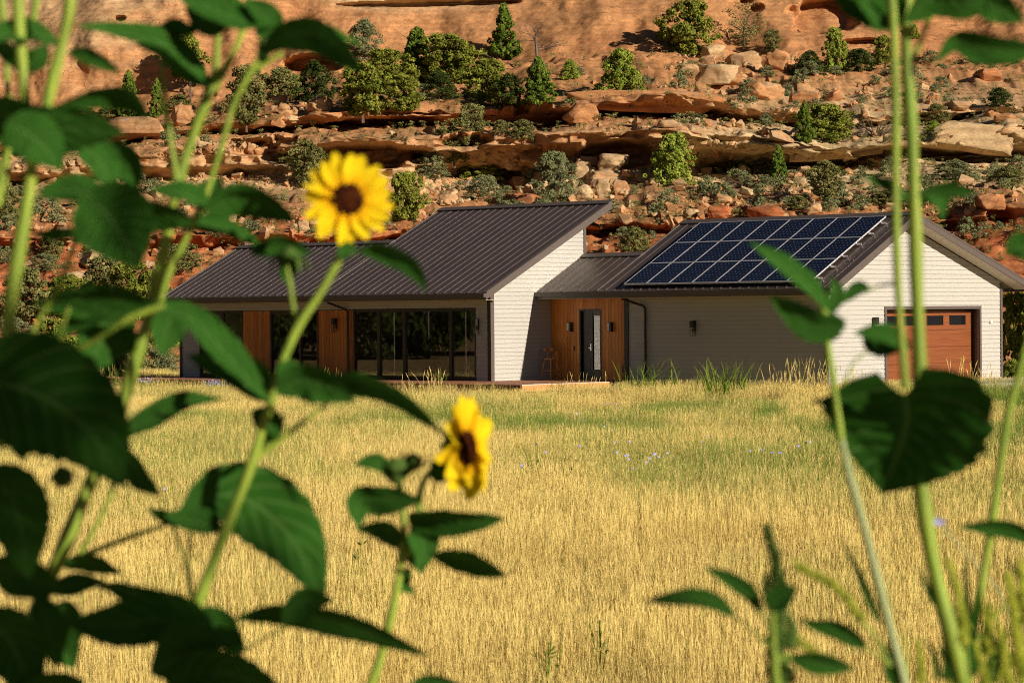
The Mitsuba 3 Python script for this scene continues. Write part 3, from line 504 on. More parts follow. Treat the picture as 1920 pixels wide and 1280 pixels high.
put('scrub', (np.vstack(v_), np.vstack(f_)), 'olive_leaf', False, uv=np.vstack(uv_)); tag('scrub', 'tiny dry tufts and bunch grass scattered over the slope', 'scrub', kind='stuff')

# ------------------------------------------------------------------ the house
H = tag('house', 'single storey cream sided house with dark metal roofs, cedar entry and attached garage', 'house')
MG, MH, TH = .53, .50, .20                                     # roof pitches, roof thickness
zh = lambda v: 2.60 + MH * (v + .45)                           # top of the house roof
zg = lambda v: np.where(np.asarray(v) < 5.9, 2.62 + MG * (np.asarray(v) - 1.97), 2.62 + MG * 3.93 - .345 * (np.asarray(v) - 5.9))
FRONT = lambda v0: np.array([[1., 0, 0, 0], [0, 0, -1, v0], [0, 1, 0, 0], [0, 0, 0, 1]])      # (s, z, out) -> local, facing the front
GABLE = lambda a0: np.array([[0., 0, 1, a0], [1, 0, 0, 0], [0, 1, 0, 0], [0, 0, 0, 1]])        # facing along +a
def ext(poly, h):
    out = []
    for g in getattr(poly, 'geoms', [poly]):
        if g.geom_type == 'Polygon' and g.area > 1e-5: out.append(trimesh.creation.extrude_polygon(g, h, engine='earcut'))
    return cat(out) if out else None
def tf(m, M): m = m.copy(); m.apply_transform(M); return W(m)
def sided_wall(poly, M, z0=-.05):
    wk = part(H, 'wall', tf(ext(poly, .14), M @ trimesh.transformations.translation_matrix((0, 0, -.143))), 'wall_sheathing')
    s0, _, s1, z1 = poly.bounds; z = z0; E = .127
    while z < z1:
        g = poly.intersection(sbox(s0 - 1, z + .012, s1 + 1, z + E))
        for g1 in getattr(g, 'geoms', [g]):
            m = ext(g1, 1.) if g1.geom_type == 'Polygon' and not g1.is_empty else None
            if m is None: continue
            v = np.array(m.vertices); v[:, 2] = np.where(v[:, 2] > .5, .024 - .016 * (v[:, 1] - z) / E, 0); m.vertices = v
            m = tf(m, M); part(wk, 'siding_board', m, 'siding_paint', False, uv=toned(m, rng.random()))
        z += E
def boarded_wall(a0, a1, v0, z0, z1, holes=(), wd=.128, tone=(.35, .9), name='cladding'):
    k = part(H, name, W(bx(a0, a1, v0 + .004, v0 + .10, z0, z1)) if not holes else tf(ext(sbox(a0, z0, a1, z1).difference(unary_union(holes)), .096), FRONT(v0 + .10)), 'frame_black')
    x = a0
    while x < a1 - .01:
        e = min(x + wd, a1); g = sbox(x + .004, z0, e - .004, z1)
        if holes: g = g.difference(unary_union(holes))
        m = ext(g, .018)
        if m is not None:
            m = tf(m, FRONT(v0 - .001)); part(k, 'board', m, 'cedar', False, uv=toned(m, rng.uniform(*tone)))
        x = e
def ring(a0, a1, z0, z1, w, d0, d1, M):          # a rectangular frame of four butted bars
    g = sbox(a0, z0, a1, z1).difference(sbox(a0 + w, z0 + w, a1 - w, z1 - w)); m = ext(g, d1 - d0); m.apply_translation((0, 0, d0)); return tf(m, M)
def barf(a0, a1, z0, z1, d0, d1, M): return tf(bx(a0, a1, z0, z1, d0, d1), M)
VG, A0, A1, GW = 2.467, 3.20, 10.56, 8.387
VE = 2.62
# openings in the front wall: left window, two cedar panels, middle window, sliding doors
win = [(-13.33, -11.15, .02, 2.16), (-9.82, -7.55, .02, 2.13), (-5.93, -.60, .02, 2.17)]
ced = [(-11.15, -9.82), (-7.55, -5.93)]
wallH = sbox(-14.25, 0, 0, 2.50).difference(unary_union([sbox(-13.33, -.1, -5.93, 2.16), sbox(-5.93, -.1, -.60, 2.17)]))
sided_wall(wallH, FRONT(0))
for (c0, c1) in ced: boarded_wall(c0, c1, .02, .02, 2.13, tone=(.15, .6))
part(H, 'wall_header', W(bx(-13.33, -5.93, -.012, .10, 2.132, 2.16)), 'trim_brown')
sided_wall(Polygon([(0.0, 0), (4.14, 0), (4.14, zh(4.14) - TH), (0.0, zh(0) - TH)]), GABLE(0))
# rear shell with windows towards the slope
rear = sbox(-14.25, -.1, 0, 2.6).difference(unary_union([sbox(-19.6 + 6.0, .9, -12.6, 2.1), sbox(-9.2, .9, -7.9, 2.1)]))
part(H, 'wall', tf(ext(rear, .14), FRONT(5.6)), 'wall_sheathing')
part(H, 'wall', W(bx(-14.25, -14.11, .15, 5.4, -.1, 2.72)), 'siding_paint')
part(H, 'wall', tf(ext(Polygon([(4.17, 0), (5.6, 0), (5.6, 2.5), (4.17, 2.5)]), .12), GABLE(-.14)), 'wall_sheathing')
part(H, 'wall', W(bx(-7.1, -.15, 4.16, 4.30, 2.9, zh(4.16) - TH - .02)), 'siding_paint')
part(H, 'floor', W(bx(-14.1, -.02, .12, 5.45, -.3, -.02)), 'interior_wall')
part(H, 'partition', W(bx(-6.4, -6.25, .2, 5.4, 0, 2.5)), 'interior_wall'); part(H, 'partition', W(bx(-10.4, -10.25, .2, 5.4, 0, 2.5)), 'interior_wall')
# corner boards
for (a, v) in [(0, 0)]:
    part(H, 'corner_board', W(bx(.021, .045, -.045, .10, -.05, 2.62)), 'trim_brown'); part(H, 'corner_board', W(bx(-.10, .0205, -.046, -.0205, -.05, 2.48)), 'frame_black')
part(H, 'corner_board', W(bx(-14.31, -14.20, -.046, -.0205, -.05, 2.46)), 'frame_black'); part(H, 'corner_board', W(bx(.021, .045, 4.06, 4.16, 0, zh(4.1) - TH - .01)), 'trim_brown')
# window units
def unit(a0, a1, z0, z1, divs, rail=None, v0=.0):
    M = FRONT(v0); k = part(H, 'window', ring(a0, a1, z0, z1, .07, -.09, .02, M), 'frame_black'); e = [a0 + .07] + [x for d in divs for x in (d[0], d[1])] + [a1 - .07]
    for (x0, x1) in divs: part(k, 'mullion', barf(x0, x1, z0 + .07, z1 - .07, -.085, .012, M), 'frame_black')
    for x0, x1 in zip(e[::2], e[1::2]):
        part(k, 'pane', barf(x0, x1, z0 + .07, z1 - .07, -.04, -.036, M), 'pane_glass')
        part(k, 'sash', ring(x0, x1, z0 + .07, z1 - .07, .032, -.06, -.015, M), 'frame_black')
        if rail: part(k, 'rail', barf(x0 + .045, x1 - .045, rail, rail + .05, -.058, -.018, M), 'frame_black')
unit(*win[0], [(-12.29, -12.10)], 1.30)
unit(*win[1], [(-8.45, -8.36)])
unit(*win[2], [(-4.87, -4.74), (-3.74, -3.62), (-1.74, -1.62)])
sl = part(H, 'slider_track', W(bx(-5.93, -.6, .02, .10, -.02, .018)), 'frame_black')
for x in (-4.18, -1.10): part(H, 'blind_cord', W(bx(x, x + .022, .055, .07, .1, 2.06)), 'lamp_diffuser')
# roofs -------------------------------------------------------------------------------------------------------
def front_roof(aL, aR, v0, v1, zf, mm, rib=.335, gutter=True, rake_l=True, rake_r=True, ridge=True, cover=None):
    z0, z1 = float(zf(v0)), float(zf(v1)); Lz = z1 - z0; run = v1 - v0
    def slab(x0, x1, t0, t1, p0=0., p1=1.):   # a slab riding on the roof plane
        m = bx(x0, x1, 0, 1, t0, t1); v = np.array(m.vertices); f = p0 + (p1 - p0) * v[:, 1]; v[:, 2] += z0 + Lz * f; v[:, 1] = v0 + run * f; m.vertices = v; return m
    rk = part(H, 'roof', W(slab(aL + .02, aR - .02, -TH + .02, -.004)), 'soffit_paint')
    x = aL
    while x < aR - .05:
        e = min(x + rib, aR)
        m = cat([slab(x + .001, e - .001, -.002, .004), slab(e - .020, e - .001, .0045, .028)] if e < aR - .01 else [slab(x + .001, e, -.002, .004)])
        m = W(m); part(rk, 'roof_panel', m, 'roof_metal', False, uv=toned(m, rng.random())); x = e
    if rake_l: part(rk, 'fascia', W(slab(aL - .02, aL + .018, -TH, .03)), 'trim_brown')
    if rake_r: part(rk, 'fascia', W(slab(aR - .018, aR + .02, -TH, .03)), 'trim_brown')
    if gutter:
        part(rk, 'gutter', W(cat([bx(aL - .02, aR + .02, v0 - .11, v0 - .005, z0 - .135, z0 - .12), bx(aL - .02, aR + .02, v0 - .115, v0 - .103, z0 - .12, z0 - .012), bx(aL - .02, aR + .02, v0 - .012, v0 + .012, z0 - TH, z0 - .03), bx(aL - .02, aL, v0 - .11, v0, z0 - .12, z0 - .02), bx(aR, aR + .02, v0 - .11, v0, z0 - .12, z0 - .02)])), 'trim_brown')
        part(rk, 'soffit', W(bx(aL + .02, aR - .02, v0 + .013, v0 + .50, z0 - TH - .01, z0 - TH + .004)), 'soffit_paint')
    if ridge: part(rk, 'ridge_cap', W(slab(aL - .03, aR + .03, .029, .055, 1 - .16 / run, 1.0 + .04 / run)), 'trim_brown')
    return rk
front_roof(-14.72, -7.2, -.45, 2.95, zh, MH, rake_r=False)
front_roof(-7.2 + .001, .25, -.45, 5.10, zh, MH)
# the rear pitch behind the low ridge, and the closing wall of the raised part
def rear_slab(aL, aR, v0, v1, z0, z1):
    m = bx(aL, aR, 0, 1, -.16, 0); v = np.array(m.vertices); f = v[:, 1].copy(); v[:, 2] += z0 + (z1 - z0) * f; v[:, 1] = v0 + (v1 - v0) * f; m.vertices = v; return W(m)
part(H, 'roof', rear_slab(-14.7, -7.22, 2.98, 6.1, float(zh(2.95)) - .02, 2.62), 'roof_metal'); part(H, 'roof', rear_slab(-7.2, .02, 4.31, 6.2, 3.1, 2.5), 'roof_metal')
part(H, 'wall', tf(ext(Polygon([(2.9, zh(2.9) - .3), (4.14, zh(2.9) - .5), (4.14, zh(4.14) - TH - .02), (2.9, zh(2.9) - TH - .02)]), .1), GABLE(-7.2)), 'siding_paint')
# entry and garage roofs share one plane
front_roof(.03, 2.449, 1.967, 4.05, zg, MG, rake_l=True, rake_r=False)
GR = front_roof(2.45, A1 + .55, 1.967, 5.9, zg, MG)
part(H, 'roof', rear_slab(.03, 2.44, 4.06, 6.2, float(zg(4.05)) - .02, 2.7), 'roof_metal')
part(GR, 'roof_panel', rear_slab(2.45, A1 + .55, 5.93, 11.6, float(zg(5.93)), float(zg(11.6))), 'roof_metal')
def rakeb(v0, v1, z0, z1, a0, a1, t0, t1):
    m = bx(a0, a1, 0, 1, t0, t1); v = np.array(m.vertices); f = v[:, 1].copy(); v[:, 2] += z0 + (z1 - z0) * f; v[:, 1] = v0 + (v1 - v0) * f; m.vertices = v; return W(m)
part(GR, 'fascia', rakeb(5.93, 11.62, float(zg(5.93)), float(zg(11.62)), A1 + .552, A1 + .59, -.20, -.035), 'trim_brown')
part(GR, 'fascia', rakeb(5.93, 11.64, float(zg(5.93)), float(zg(11.64)), A1 + .552, A1 + .60, -.030, .02), 'trim_brown')
part(GR, 'soffit', rakeb(5.95, 11.55, float(zg(5.95)), float(zg(11.55)), A1 + .03, A1 + .548, -.19, -.165), 'soffit_paint')
part(GR, 'gutter', W(bx(2.45, A1 + .60, 11.63, 11.75, 2.50, 2.63)), 'trim_brown')
# walls of the garage
sided_wall(sbox(A0, -.15, A1 - .02, 2.50), FRONT(VG))
gp = Polygon([(VG, -.1), (VG + GW, -.1), (VG + GW, float(zg(VG + GW)) - TH - .01), (5.9, float(zg(5.9)) - TH - .02), (VG, float(zg(VG)) - TH - .01)])
DR = (5.08, 9.74, 2.00)
sided_wall(gp.difference(sbox(DR[0], -1, DR[1], DR[2])), GABLE(A1))
part(H, 'wall', W(bx(A0, A1 - .2, 10.7, 10.84, -.1, 2.7)), 'wall_sheathing'); part(H, 'wall', W(bx(A0 + .02, A0 + .15, VG + .15, 10.7, -.1, 2.7)), 'wall_sheathing')
part(H, 'corner_board', W(bx(A1 + .021, A1 + .045, VG - .046, VG + .08, -.1, 2.62)), 'siding_paint'); part(H, 'corner_board', W(bx(A1 - .09, A1 + .0205, VG - .047, VG - .0205, -.1, 2.48)), 'trim_brown')
part(H, 'corner_board', W(bx(A1 + .021, A1 + .045, VG + GW - .075, VG + GW + .03, -.02, float(zg(VG + GW)) - TH - .03)), 'trim_brown')
part(H, 'corner_board', W(bx(A0 - .10, A0 + .06, VG - .047, VG - .0205, -.1, 2.46)), 'frame_black')
# entry wall of cedar boards with the door
doorhole = sbox(1.155, -.2, 2.045, 2.10)
boarded_wall(.022, A0 - .10, VE, -.05, 2.50, [doorhole], tone=(.42, 1.0))
part(H, 'wall', W(bx(.02, 1.15, VE + .11, VE + .2, -.05, 2.4)), 'wall_sheathing')
ME = FRONT(VE)
D = part(H, 'entry_door', cat([ring(1.155, 2.045, -.04, 2.10, .055, -.10, .03, ME), barf(1.21, 1.62, .0, 2.045, -.085, -.06, ME), barf(1.62, 1.675, .0, 2.045, -.09, .0, ME)]), 'frame_black')
part(D, 'glass', barf(1.69, 1.975, .30, 1.90, -.045, -.035, ME), 'door_glass'); part(D, 'door_rail', barf(1.676, 1.989, .015, .299, -.06, -.012, ME), 'trim_brown'); part(D, 'door_rail', barf(1.676, 1.989, 1.901, 2.044, -.06, -.012, ME), 'trim_brown')
part(D, 'handle', cat([barf(1.53, 1.57, .86, 1.06, -.06, -.045, ME), barf(1.50, 1.60, .93, .955, -.044, -.012, ME)]), 'aluminium')
part(H, 'electric_box', W(bx(2.90, 3.06, VE - .075, VE - .02, .22, .42)), 'frame_black', ); part(H, 'doorbell', W(bx(.93, .97, VE - .04, VE - .02, .86, 1.0)), 'frame_black')
# garage door in its recess
MGa = GABLE(A1)
part(H, 'door_trim', cat([barf(DR[0] - .04, DR[0] + .05, -.06, DR[2], .022, .05, MGa), barf(DR[1] - .05, DR[1] + .04, -.06, DR[2], .022, .05, MGa), barf(DR[0] - .04, DR[1] + .04, DR[2], DR[2] + .09, .022, .05, MGa)]), 'trim_brown')
part(H, 'door_reveal', cat([barf(DR[0] - .02, DR[0], -.06, DR[2], -.32, .0, MGa), barf(DR[1], DR[1] + .02, -.06, DR[2], -.32, .0, MGa), barf(DR[0] - .02, DR[1] + .02, DR[2] + .001, DR[2] + .02, -.32, .0, MGa)]), 'frame_black')  # near-black colour stands in for shade inside the recess
G = part(H, 'garage_door', barf(DR[0], DR[1], -.05, DR[2], -.32, -.29, MGa), 'frame_black')
wz0, wz1 = 1.535, 1.815; ws = np.linspace(DR[0] + .30, DR[1] - .36, 4 + 1)
wins = [(DR[0] + .12 + i * 1.125, DR[0] + .12 + i * 1.125 + .83) for i in range(4)]
zz = [-.04, .44, .92, 1.40, 1.96]
for i in range(4):
    g = sbox(DR[0] + .012, zz[i] + .004, DR[1] - .012, zz[i + 1] - .004)
    if i == 3: g = g.difference(unary_union([sbox(x0, wz0, x1, wz1) for x0, x1 in wins]))
    m = ext(g, .035); m.apply_translation((0, 0, -.289)); m = tf(m, MGa); part(G, 'door_section', m, 'mahogany', False, uv=toned(m, rng.random()))
for x0, x1 in wins: part(G, 'pane', barf(x0 + .001, x1 - .001, wz0 + .001, wz1 - .001, -.287, -.275, MGa), 'dark_glass')
part(H, 'vent_cap', tf(trimesh.creation.cylinder(.055, .05, sections=14), MGa @ trimesh.transformations.translation_matrix((9.74 + .53, 1.62, .045))), 'lamp_diffuser')
part(H, 'foundation', cat([W(bx(A0, A1 + .01, VG + .02, VG + GW - .02, -.7, -.16)), W(bx(-14.2, -.02, .03, 5.5, -.7, -.31))]), 'concrete')
# downspouts
def spout(a, v, top, run): part(H, 'downspout', W(tube([[a - run, v - .42, top], [a - run, v - .40, top - .08], [a - .04, v - .09, top - .30], [a, v - .075, top - .38], [a, v - .075, -.1]], .036, 8)), 'frame_black')
spout(-6.10, -.01, 2.45, .55); spout(3.95, VG, 2.47, .60)

# ------------------------------------------------------------------ solar array on the garage roof
so0, so1, sv0, sv1 = 3.40, 10.30, 2.075, 5.555
for r_ in range(3):
    for c_ in range(8):
        k = num('solar_panel'); ca, cv = (so1 - so0) / 8, (sv1 - sv0) / 3
        x0, x1, y0_, y1_ = so0 + c_ * ca + .006, so0 + (c_ + 1) * ca - .006, sv0 + r_ * cv + .005, sv0 + (r_ + 1) * cv - .005
        def onr(m):
            v = np.array(m.vertices); v[:, 2] += 2.62 + MG * (v[:, 1] - 1.967); m.vertices = v; return W(m)
        fw = .018
        put(k + '__frame', onr(cat([bx(x0, x1, y0_, y0_ + fw, .10, .145), bx(x0, x1, y1_ - fw, y1_, .10, .145), bx(x0, x0 + fw, y0_ + fw, y1_ - fw, .10, .145), bx(x1 - fw, x1, y0_ + fw, y1_ - fw, .10, .145)])), 'panel_frame')
        q = np.array([[x0 + fw, y0_ + fw, .138], [x1 - fw, y0_ + fw, .138], [x1 - fw, y1_ - fw, .138], [x0 + fw, y1_ - fw, .138]])
        put(k + '__cell_sheet', onr(trimesh.Trimesh(q, [[0, 1, 2], [0, 2, 3]], process=False)), 'solar_cells', False, uv=np.array([[0, 0], [6, 0], [6, 8], [0, 8.]]))
        tag(k, f'dark blue solar panel, {["first", "second", "third", "fourth", "fifth", "sixth", "seventh", "eighth"][c_]} from the left in the {["lowest", "middle", "upper"][r_]} row on the garage roof', 'solar panel', 'solar panels on the garage roof')
for i, v in enumerate((2.35, 2.95, 3.50, 4.15, 4.72, 5.3)):
    k = put(num('panel_rail'), W(bx(so0 - .05, so1 + .17, v - .02, v + .02, 2.62 + MG * (v - 1.967) + .042, 2.62 + MG * (v - 1.967) + .092)), 'aluminium')
    tag(k, f'aluminium mounting rail under the solar panels, {["first", "second", "third", "fourth", "fifth", "sixth"][i]} up from the eave', 'rail', 'rails under the solar panels')

# ------------------------------------------------------------------ wall lamps, stool, deck
def lantern(a, z, M, label, h=.42):
    k = num('wall_lantern')
    put(k + '__back_plate', barf(a - .05, a + .05, z - h * .25, z + h * .5, .022, .045, M), 'lamp_black')
    put(k + '__hood', barf(a - .06, a + .06, z + .02, z + h * .5, .05, .17, M), 'lamp_black')
    put(k + '__cage', cat([barf(a + sx * .052 - .006, a + sx * .052 + .006, z - h * .5, z + .018, y, y + .012, M) for sx in (-1, 1) for y in (.055, .155)] + [barf(a - .06, a + .06, z - h * .5 - .014, z - h * .5, .05, .17, M)]), 'lamp_black')
    put(k + '__glass', barf(a - .04, a + .04, z - h * .5, z + .015, .075, .145, M), 'lamp_glass')
    tag(k, label, 'wall lamp')
lantern(-.52, 1.62, FRONT(0), 'black lantern on the narrow siding strip right of the sliding doors')
lantern(-6.72, 1.68, FRONT(0), 'dark lantern on the cedar panel left of the sliding doors')
lantern(5.78, 1.52, FRONT(VG), 'dark lantern in the middle of the shaded garage side wall'); lantern(9.62, 1.50, FRONT(VG), 'lantern near the corner end of the shaded garage side wall, half behind a leaf')
lantern(4.53, 1.57, GABLE(A1), 'dark lantern on the sunlit wall left of the garage door', .44)
for a, tx in ((.80, 'box shaped porch lamp left of the entry door'), (2.42, 'box shaped porch lamp right of the entry door')):
    k = num('porch_lamp'); put(k + '__housing', cat([barf(a - .055, a + .09, 1.43, 1.70, .02, .05, ME), barf(a + .02, a + .09, 1.43, 1.70, .051, .13, ME), barf(a - .055, a + .019, 1.68, 1.70, .051, .13, ME), barf(a - .055, a + .019, 1.43, 1.45, .051, .13, ME)]), 'lamp_black')
    put(k + '__diffuser', barf(a - .05, a + .018, 1.452, 1.678, .052, .122, ME), 'lamp_diffuser'); tag(k, 'dark ' + tx, 'wall lamp')
S = tag('bar_stool', 'wooden bar stool with a low curved back standing on the porch beside the cream wall', 'stool')
sc = np.array([.42, 2.12]); sx = lambda dx, dy, z: [sc[0] + dx, sc[1] + dy, z]
put(S + '__seat', W(tube([sx(0, 0, .60), sx(0, 0, .635)], [.185, .175], 18)), 'stool_wood')
for i, (dx, dy) in enumerate(((-.15, -.15), (.15, -.15), (.15, .15), (-.15, .15))):
    put(num(S + '__leg'), W(tube([sx(dx * .8, dy * .8, .60), sx(dx * 1.35, dy * 1.35, .0)], [.019, .015], 7)), 'stool_wood')
put(S + '__stretcher', W(cat([tube([sx(-.17, -.17, .25), sx(.17, -.17, .25)], .011, 6), tube([sx(.17, -.17, .32), sx(.17, .17, .32)], .011, 6), tube([sx(-.17, .17, .25), sx(.17, .17, .25)], .011, 6), tube([sx(-.17, -.17, .32), sx(-.17, .17, .32)], .011, 6)])), 'stool_wood')
ar = np.linspace(-.25 * math.pi, 1.25 * math.pi, 20); put(S + '__backrest', W(cat([tube([sx(.18 * math.cos(t), .18 * math.sin(t), z) for t in ar], [.03, ] * 20, 6) for z in (.87, .91)])), 'stool_wood')
for t in np.linspace(.05 * math.pi, .95 * math.pi, 6): put(num(S + '__spindle'), W(tube([sx(.15 * math.cos(t), .15 * math.sin(t), .635), sx(.178 * math.cos(t), .178 * math.sin(t), .86)], .009, 6)), 'stool_wood')
D = tag('deck', 'low timber deck with brown boards running along the front of the house', 'deck')
for i in range(20):
    v0 = -2.70 + i * .136; m = W(bx(-16.6, 3.80, v0 + .003, v0 + .133, -.045, -.004)); put(num(D + '__deck_board'), m, 'deck_wood', False, uv=toned(m, rng.random()))
for i in range(19):
    v0 = .022 + i * .136; m = W(bx(.03, 3.80 if v0 < .85 else 3.05, v0 + .003, v0 + .133, -.045, -.004)); put(num(D + '__deck_board'), m, 'deck_wood', False, uv=toned(m, rng.random()))
tag(put(D + '__fascia_board', W(bx(3.801, 3.84, -2.72, .93, -.19, -.012)), 'sunlit_wood'), 'pale orange fascia board at the sunlit right end')
put(D + '__edge_trim', W(bx(3.803, 3.845, -2.72, .93, -.011, .004)), 'lamp_diffuser')
m = W(bx(-16.6, 3.80, -2.745, -2.703, -.19, -.006)); put(D + '__fascia_board_001', m, 'deck_wood', False, uv=toned(m, .2))
put(D + '__joists', W(cat([bx(x, x + .04, -2.6, 0, -.5, -.05) for x in np.arange(-16.4, 3.7, .6)])), 'deck_wood', False)
put(num('driveway'), W(bx(A1 + .05, A1 + 3.2, VG + 1.5, VG + GW + 2, -.30, -.055)), 'concrete'); tag('driveway', kind='structure')

# ------------------------------------------------------------------ meadow grass
def blades(n, size, h0, h1, seed, head=.75, lean=.095, wid=.0018):
    r = np.random.default_rng(seed); V, Fc, U, o = [], [], [], 0
    P = np.stack([r.uniform(-size / 2, size / 2, n), r.uniform(-size / 2, size / 2, n)], 1); Ht = r.uniform(h0, h1, n) * (1 - .35 * (r.random(n) < .35))
    th = r.uniform(0, 2 * np.pi, n); ln = r.normal(0, lean, (n, 2)) * np.where(r.random((n, 1)) < .10, 2.6, 1); tn = np.clip(r.normal(.5, .18, n), 0, 1); hd = r.random(n) < head
    side = np.stack([np.cos(th), np.sin(th)], 1)
    hs = np.array([0, .45, .80, .88, 1.0]); ws_h = np.array([1.1, .9, .8, 2.2, .3]); ws_b = np.array([1.6, 1.5, 1., .6, .1])
    for j in range(5):
        c = P + ln * (Ht * hs[j] ** 1.7)[:, None]; w = np.where(hd, ws_h[j], ws_b[j]) * wid
        for s in (-1, 1): V.append(np.column_stack([c + s * side * (w / 2)[:, None], Ht * hs[j]])); U.append(np.column_stack([tn, np.full(n, hs[j])]))
    V = np.stack(V, 1).reshape(-1, 3); U = np.stack(U, 1).reshape(-1, 2); b = np.arange(n)[:, None] * 10
    Fc = np.vstack([np.hstack([b + 2 * j, b + 2 * j + 1, b + 2 * j + 3, b + 2 * j + 2]) for j in range(4)])
    return V, Fc, U
for i in range(6):
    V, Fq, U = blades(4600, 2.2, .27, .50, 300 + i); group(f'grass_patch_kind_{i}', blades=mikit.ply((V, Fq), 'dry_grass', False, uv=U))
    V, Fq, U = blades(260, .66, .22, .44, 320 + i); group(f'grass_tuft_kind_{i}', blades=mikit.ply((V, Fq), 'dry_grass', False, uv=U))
def foot_dist(x, y):      # distance in front of the house, deck and garage (negative under them)
    a, v = loc(x, y); front = np.where(a < 3.84, -2.75, np.where(a < A1 + .1, VG, 99))
    d = front - v
    d = np.where((a > A1 + .1), np.minimum(99, np.hypot(np.maximum(0, a - A1 - .1), 0)), d)
    d = np.where((a > 3.84) & (a < 5.6) & (v < VG), np.minimum(d, np.where(v > -2.75, a - 3.84, np.hypot(a - 3.84, v + 2.75))), d)
    d = np.where(a < -16.7, 9, d)
    return d
gi = 0
def sow(kind, x, y, s, hz):
    global gi
    gi += 1; scene[f'meadow_grass__{gi:03d}'] = {'type': 'instance', 'shapegroup': {'type': 'ref', 'id': kind}, 'to_world': T().translate([float(x), float(y), float(gz(x, y))]).rotate([0, 0, 1], float(rng.integers(4) * 90 + rng.normal(0, 4))).scale([s, s, hz])}
for yy in np.arange(10.5, 108, 2.0):
    for xx in np.arange(-26, 27, 2.0):
        if abs(xx) > .19 * yy + 2.6: continue
        x, y = xx + rng.uniform(-.12, .12), yy + rng.uniform(-.12, .12); d = float(foot_dist(x, y)); a, v = loc(x, y)
        if d < 1.75 or v > 8 or (a > A1 and v > 2.5): continue
        sow(f'grass_patch_kind_{rng.integers(6)}', x, y, 1.0, rng.uniform(.72, 1.25) * (1 - .25 * float(sst(6, 1.5, d))))
for a in np.arange(-19, 17, .55):
    for v in np.arange(-6.5, 9, .55):
        x, y, _ = wl(a, v, 0); d = float(foot_dist(x, y))
        if not (.18 < d < 2.05) or abs(x) > .19 * y + 2.6: continue
        sow(f'grass_tuft_kind_{rng.integers(6)}', x + rng.uniform(-.1, .1), y + rng.uniform(-.1, .1), 1.0, rng.uniform(.85, 1.4) if a < 4 else rng.uniform(.75, 1.05))
tag('meadow_grass', 'dry golden meadow grass with green patches in front of the house', 'grass', kind='stuff')

# green reeds, weeds and flowers standing in the meadow
def reed_clump(seed, n, w, h, wd=.016):
    r = np.random.default_rng(seed); ms, uv = [], []
    for _ in range(n):
        p = np.array([r.normal(0, w * .35), r.normal(0, .18), 0]); L = h * r.uniform(.5, 1.05); d = np.array([r.normal(0, .22), r.normal(0, .2), 1.])
        c = np.array([p + d * L * t + np.array([d[0], d[1], -.25]) * L * .35 * t ** 3 for t in np.linspace(0, 1, 6)]); th = r.uniform(0, 3.14); s = np.array([math.cos(th), math.sin(th), 0])
        ww = wd * np.array([.8, 1, 1, .8, .5, .05]); v = np.stack([c - s * ww[:, None] / 2, c + s * ww[:, None] / 2], 1).reshape(-1, 3)
        ms.append(trimesh.Trimesh(v, [[2 * j, 2 * j + 1, 2 * j + 3] for j in range(5)] + [[2 * j, 2 * j + 3, 2 * j + 2] for j in range(5)], process=False)); uv.append(np.tile([[r.random(), 0]], (12, 1)))
    return cat(ms), np.vstack(uv)
def plant(name, m, uv, bsdf, P, label, category, grp=None):
    m = m.copy(); m.apply_translation(P); return tag(put(num(name), m, bsdf, False, uv=uv), label, category, grp)
for (px_, w, h, n, Yd, lb) in [(1206, .9, .95, 46, 76, 'tall green reed clump left of the garage downspout'), (1240, .8, .75, 30, 76, 'short green reed clump right of the garage downspout'), (1340, 1.3, .95, 62, 75.5, 'widest tall green reed clump against the garage wall'), (1380, .8, .85, 34, 75, 'green reed clump at the right end of the reed row')]:
    P = at(px_, 720, Yd); P[2] = gz(P[0], P[1]); m, uv = reed_clump(int(px_), int(n * 1.15), w, h + .28, .022); plant('reed_clump', m, uv, 'grass_green', P, lb, 'reeds')
for (px_, w, h, n, Yd, lb) in [(1515, 1.3, 1.05, 40, 72.3, 'tall dry seeding grass at the garage corner'), (1455, .6, .9, 14, 73, 'thin dry weed left of the garage corner'), (1790, 1.0, .95, 18, 73.5, 'dry stalks in front of the garage door'), (1845, .8, .8, 18, 76.5, 'pale dry stalks right of the garage door'), (1600, .7, .8, 12, 72, 'pale dry weed on the sunlit wall left of the garage door'),
                            (620, .9, .75, 14, 84, 'dry stalks by the deck left of the sliding doors'), (790, 1.2, .8, 16, 81, 'dry stalks in front of the sliding doors'), (1100, 1.2, .62, 14, 77.5, 'dry stalks in front of the porch'), (450, 1.5, .8, 26, 84, 'tall dry grass in front of the left windows'), (180, 1.4, .75, 26, 93, 'dry stalks at the left end of the deck')]:
    P = at(px_, 720, Yd); P[2] = gz(P[0], P[1]); V, Fq, U = blades(n * 3, w, h * .6, h + .2, int(px_), .85, .14, .010); plant('dry_weed', trimesh.Trimesh(V * [1, .4, 1], np.vstack([Fq[:, [0, 1, 2]], Fq[:, [0, 2, 3]]]), process=False), U, 'dry_grass', P, lb, 'weed')
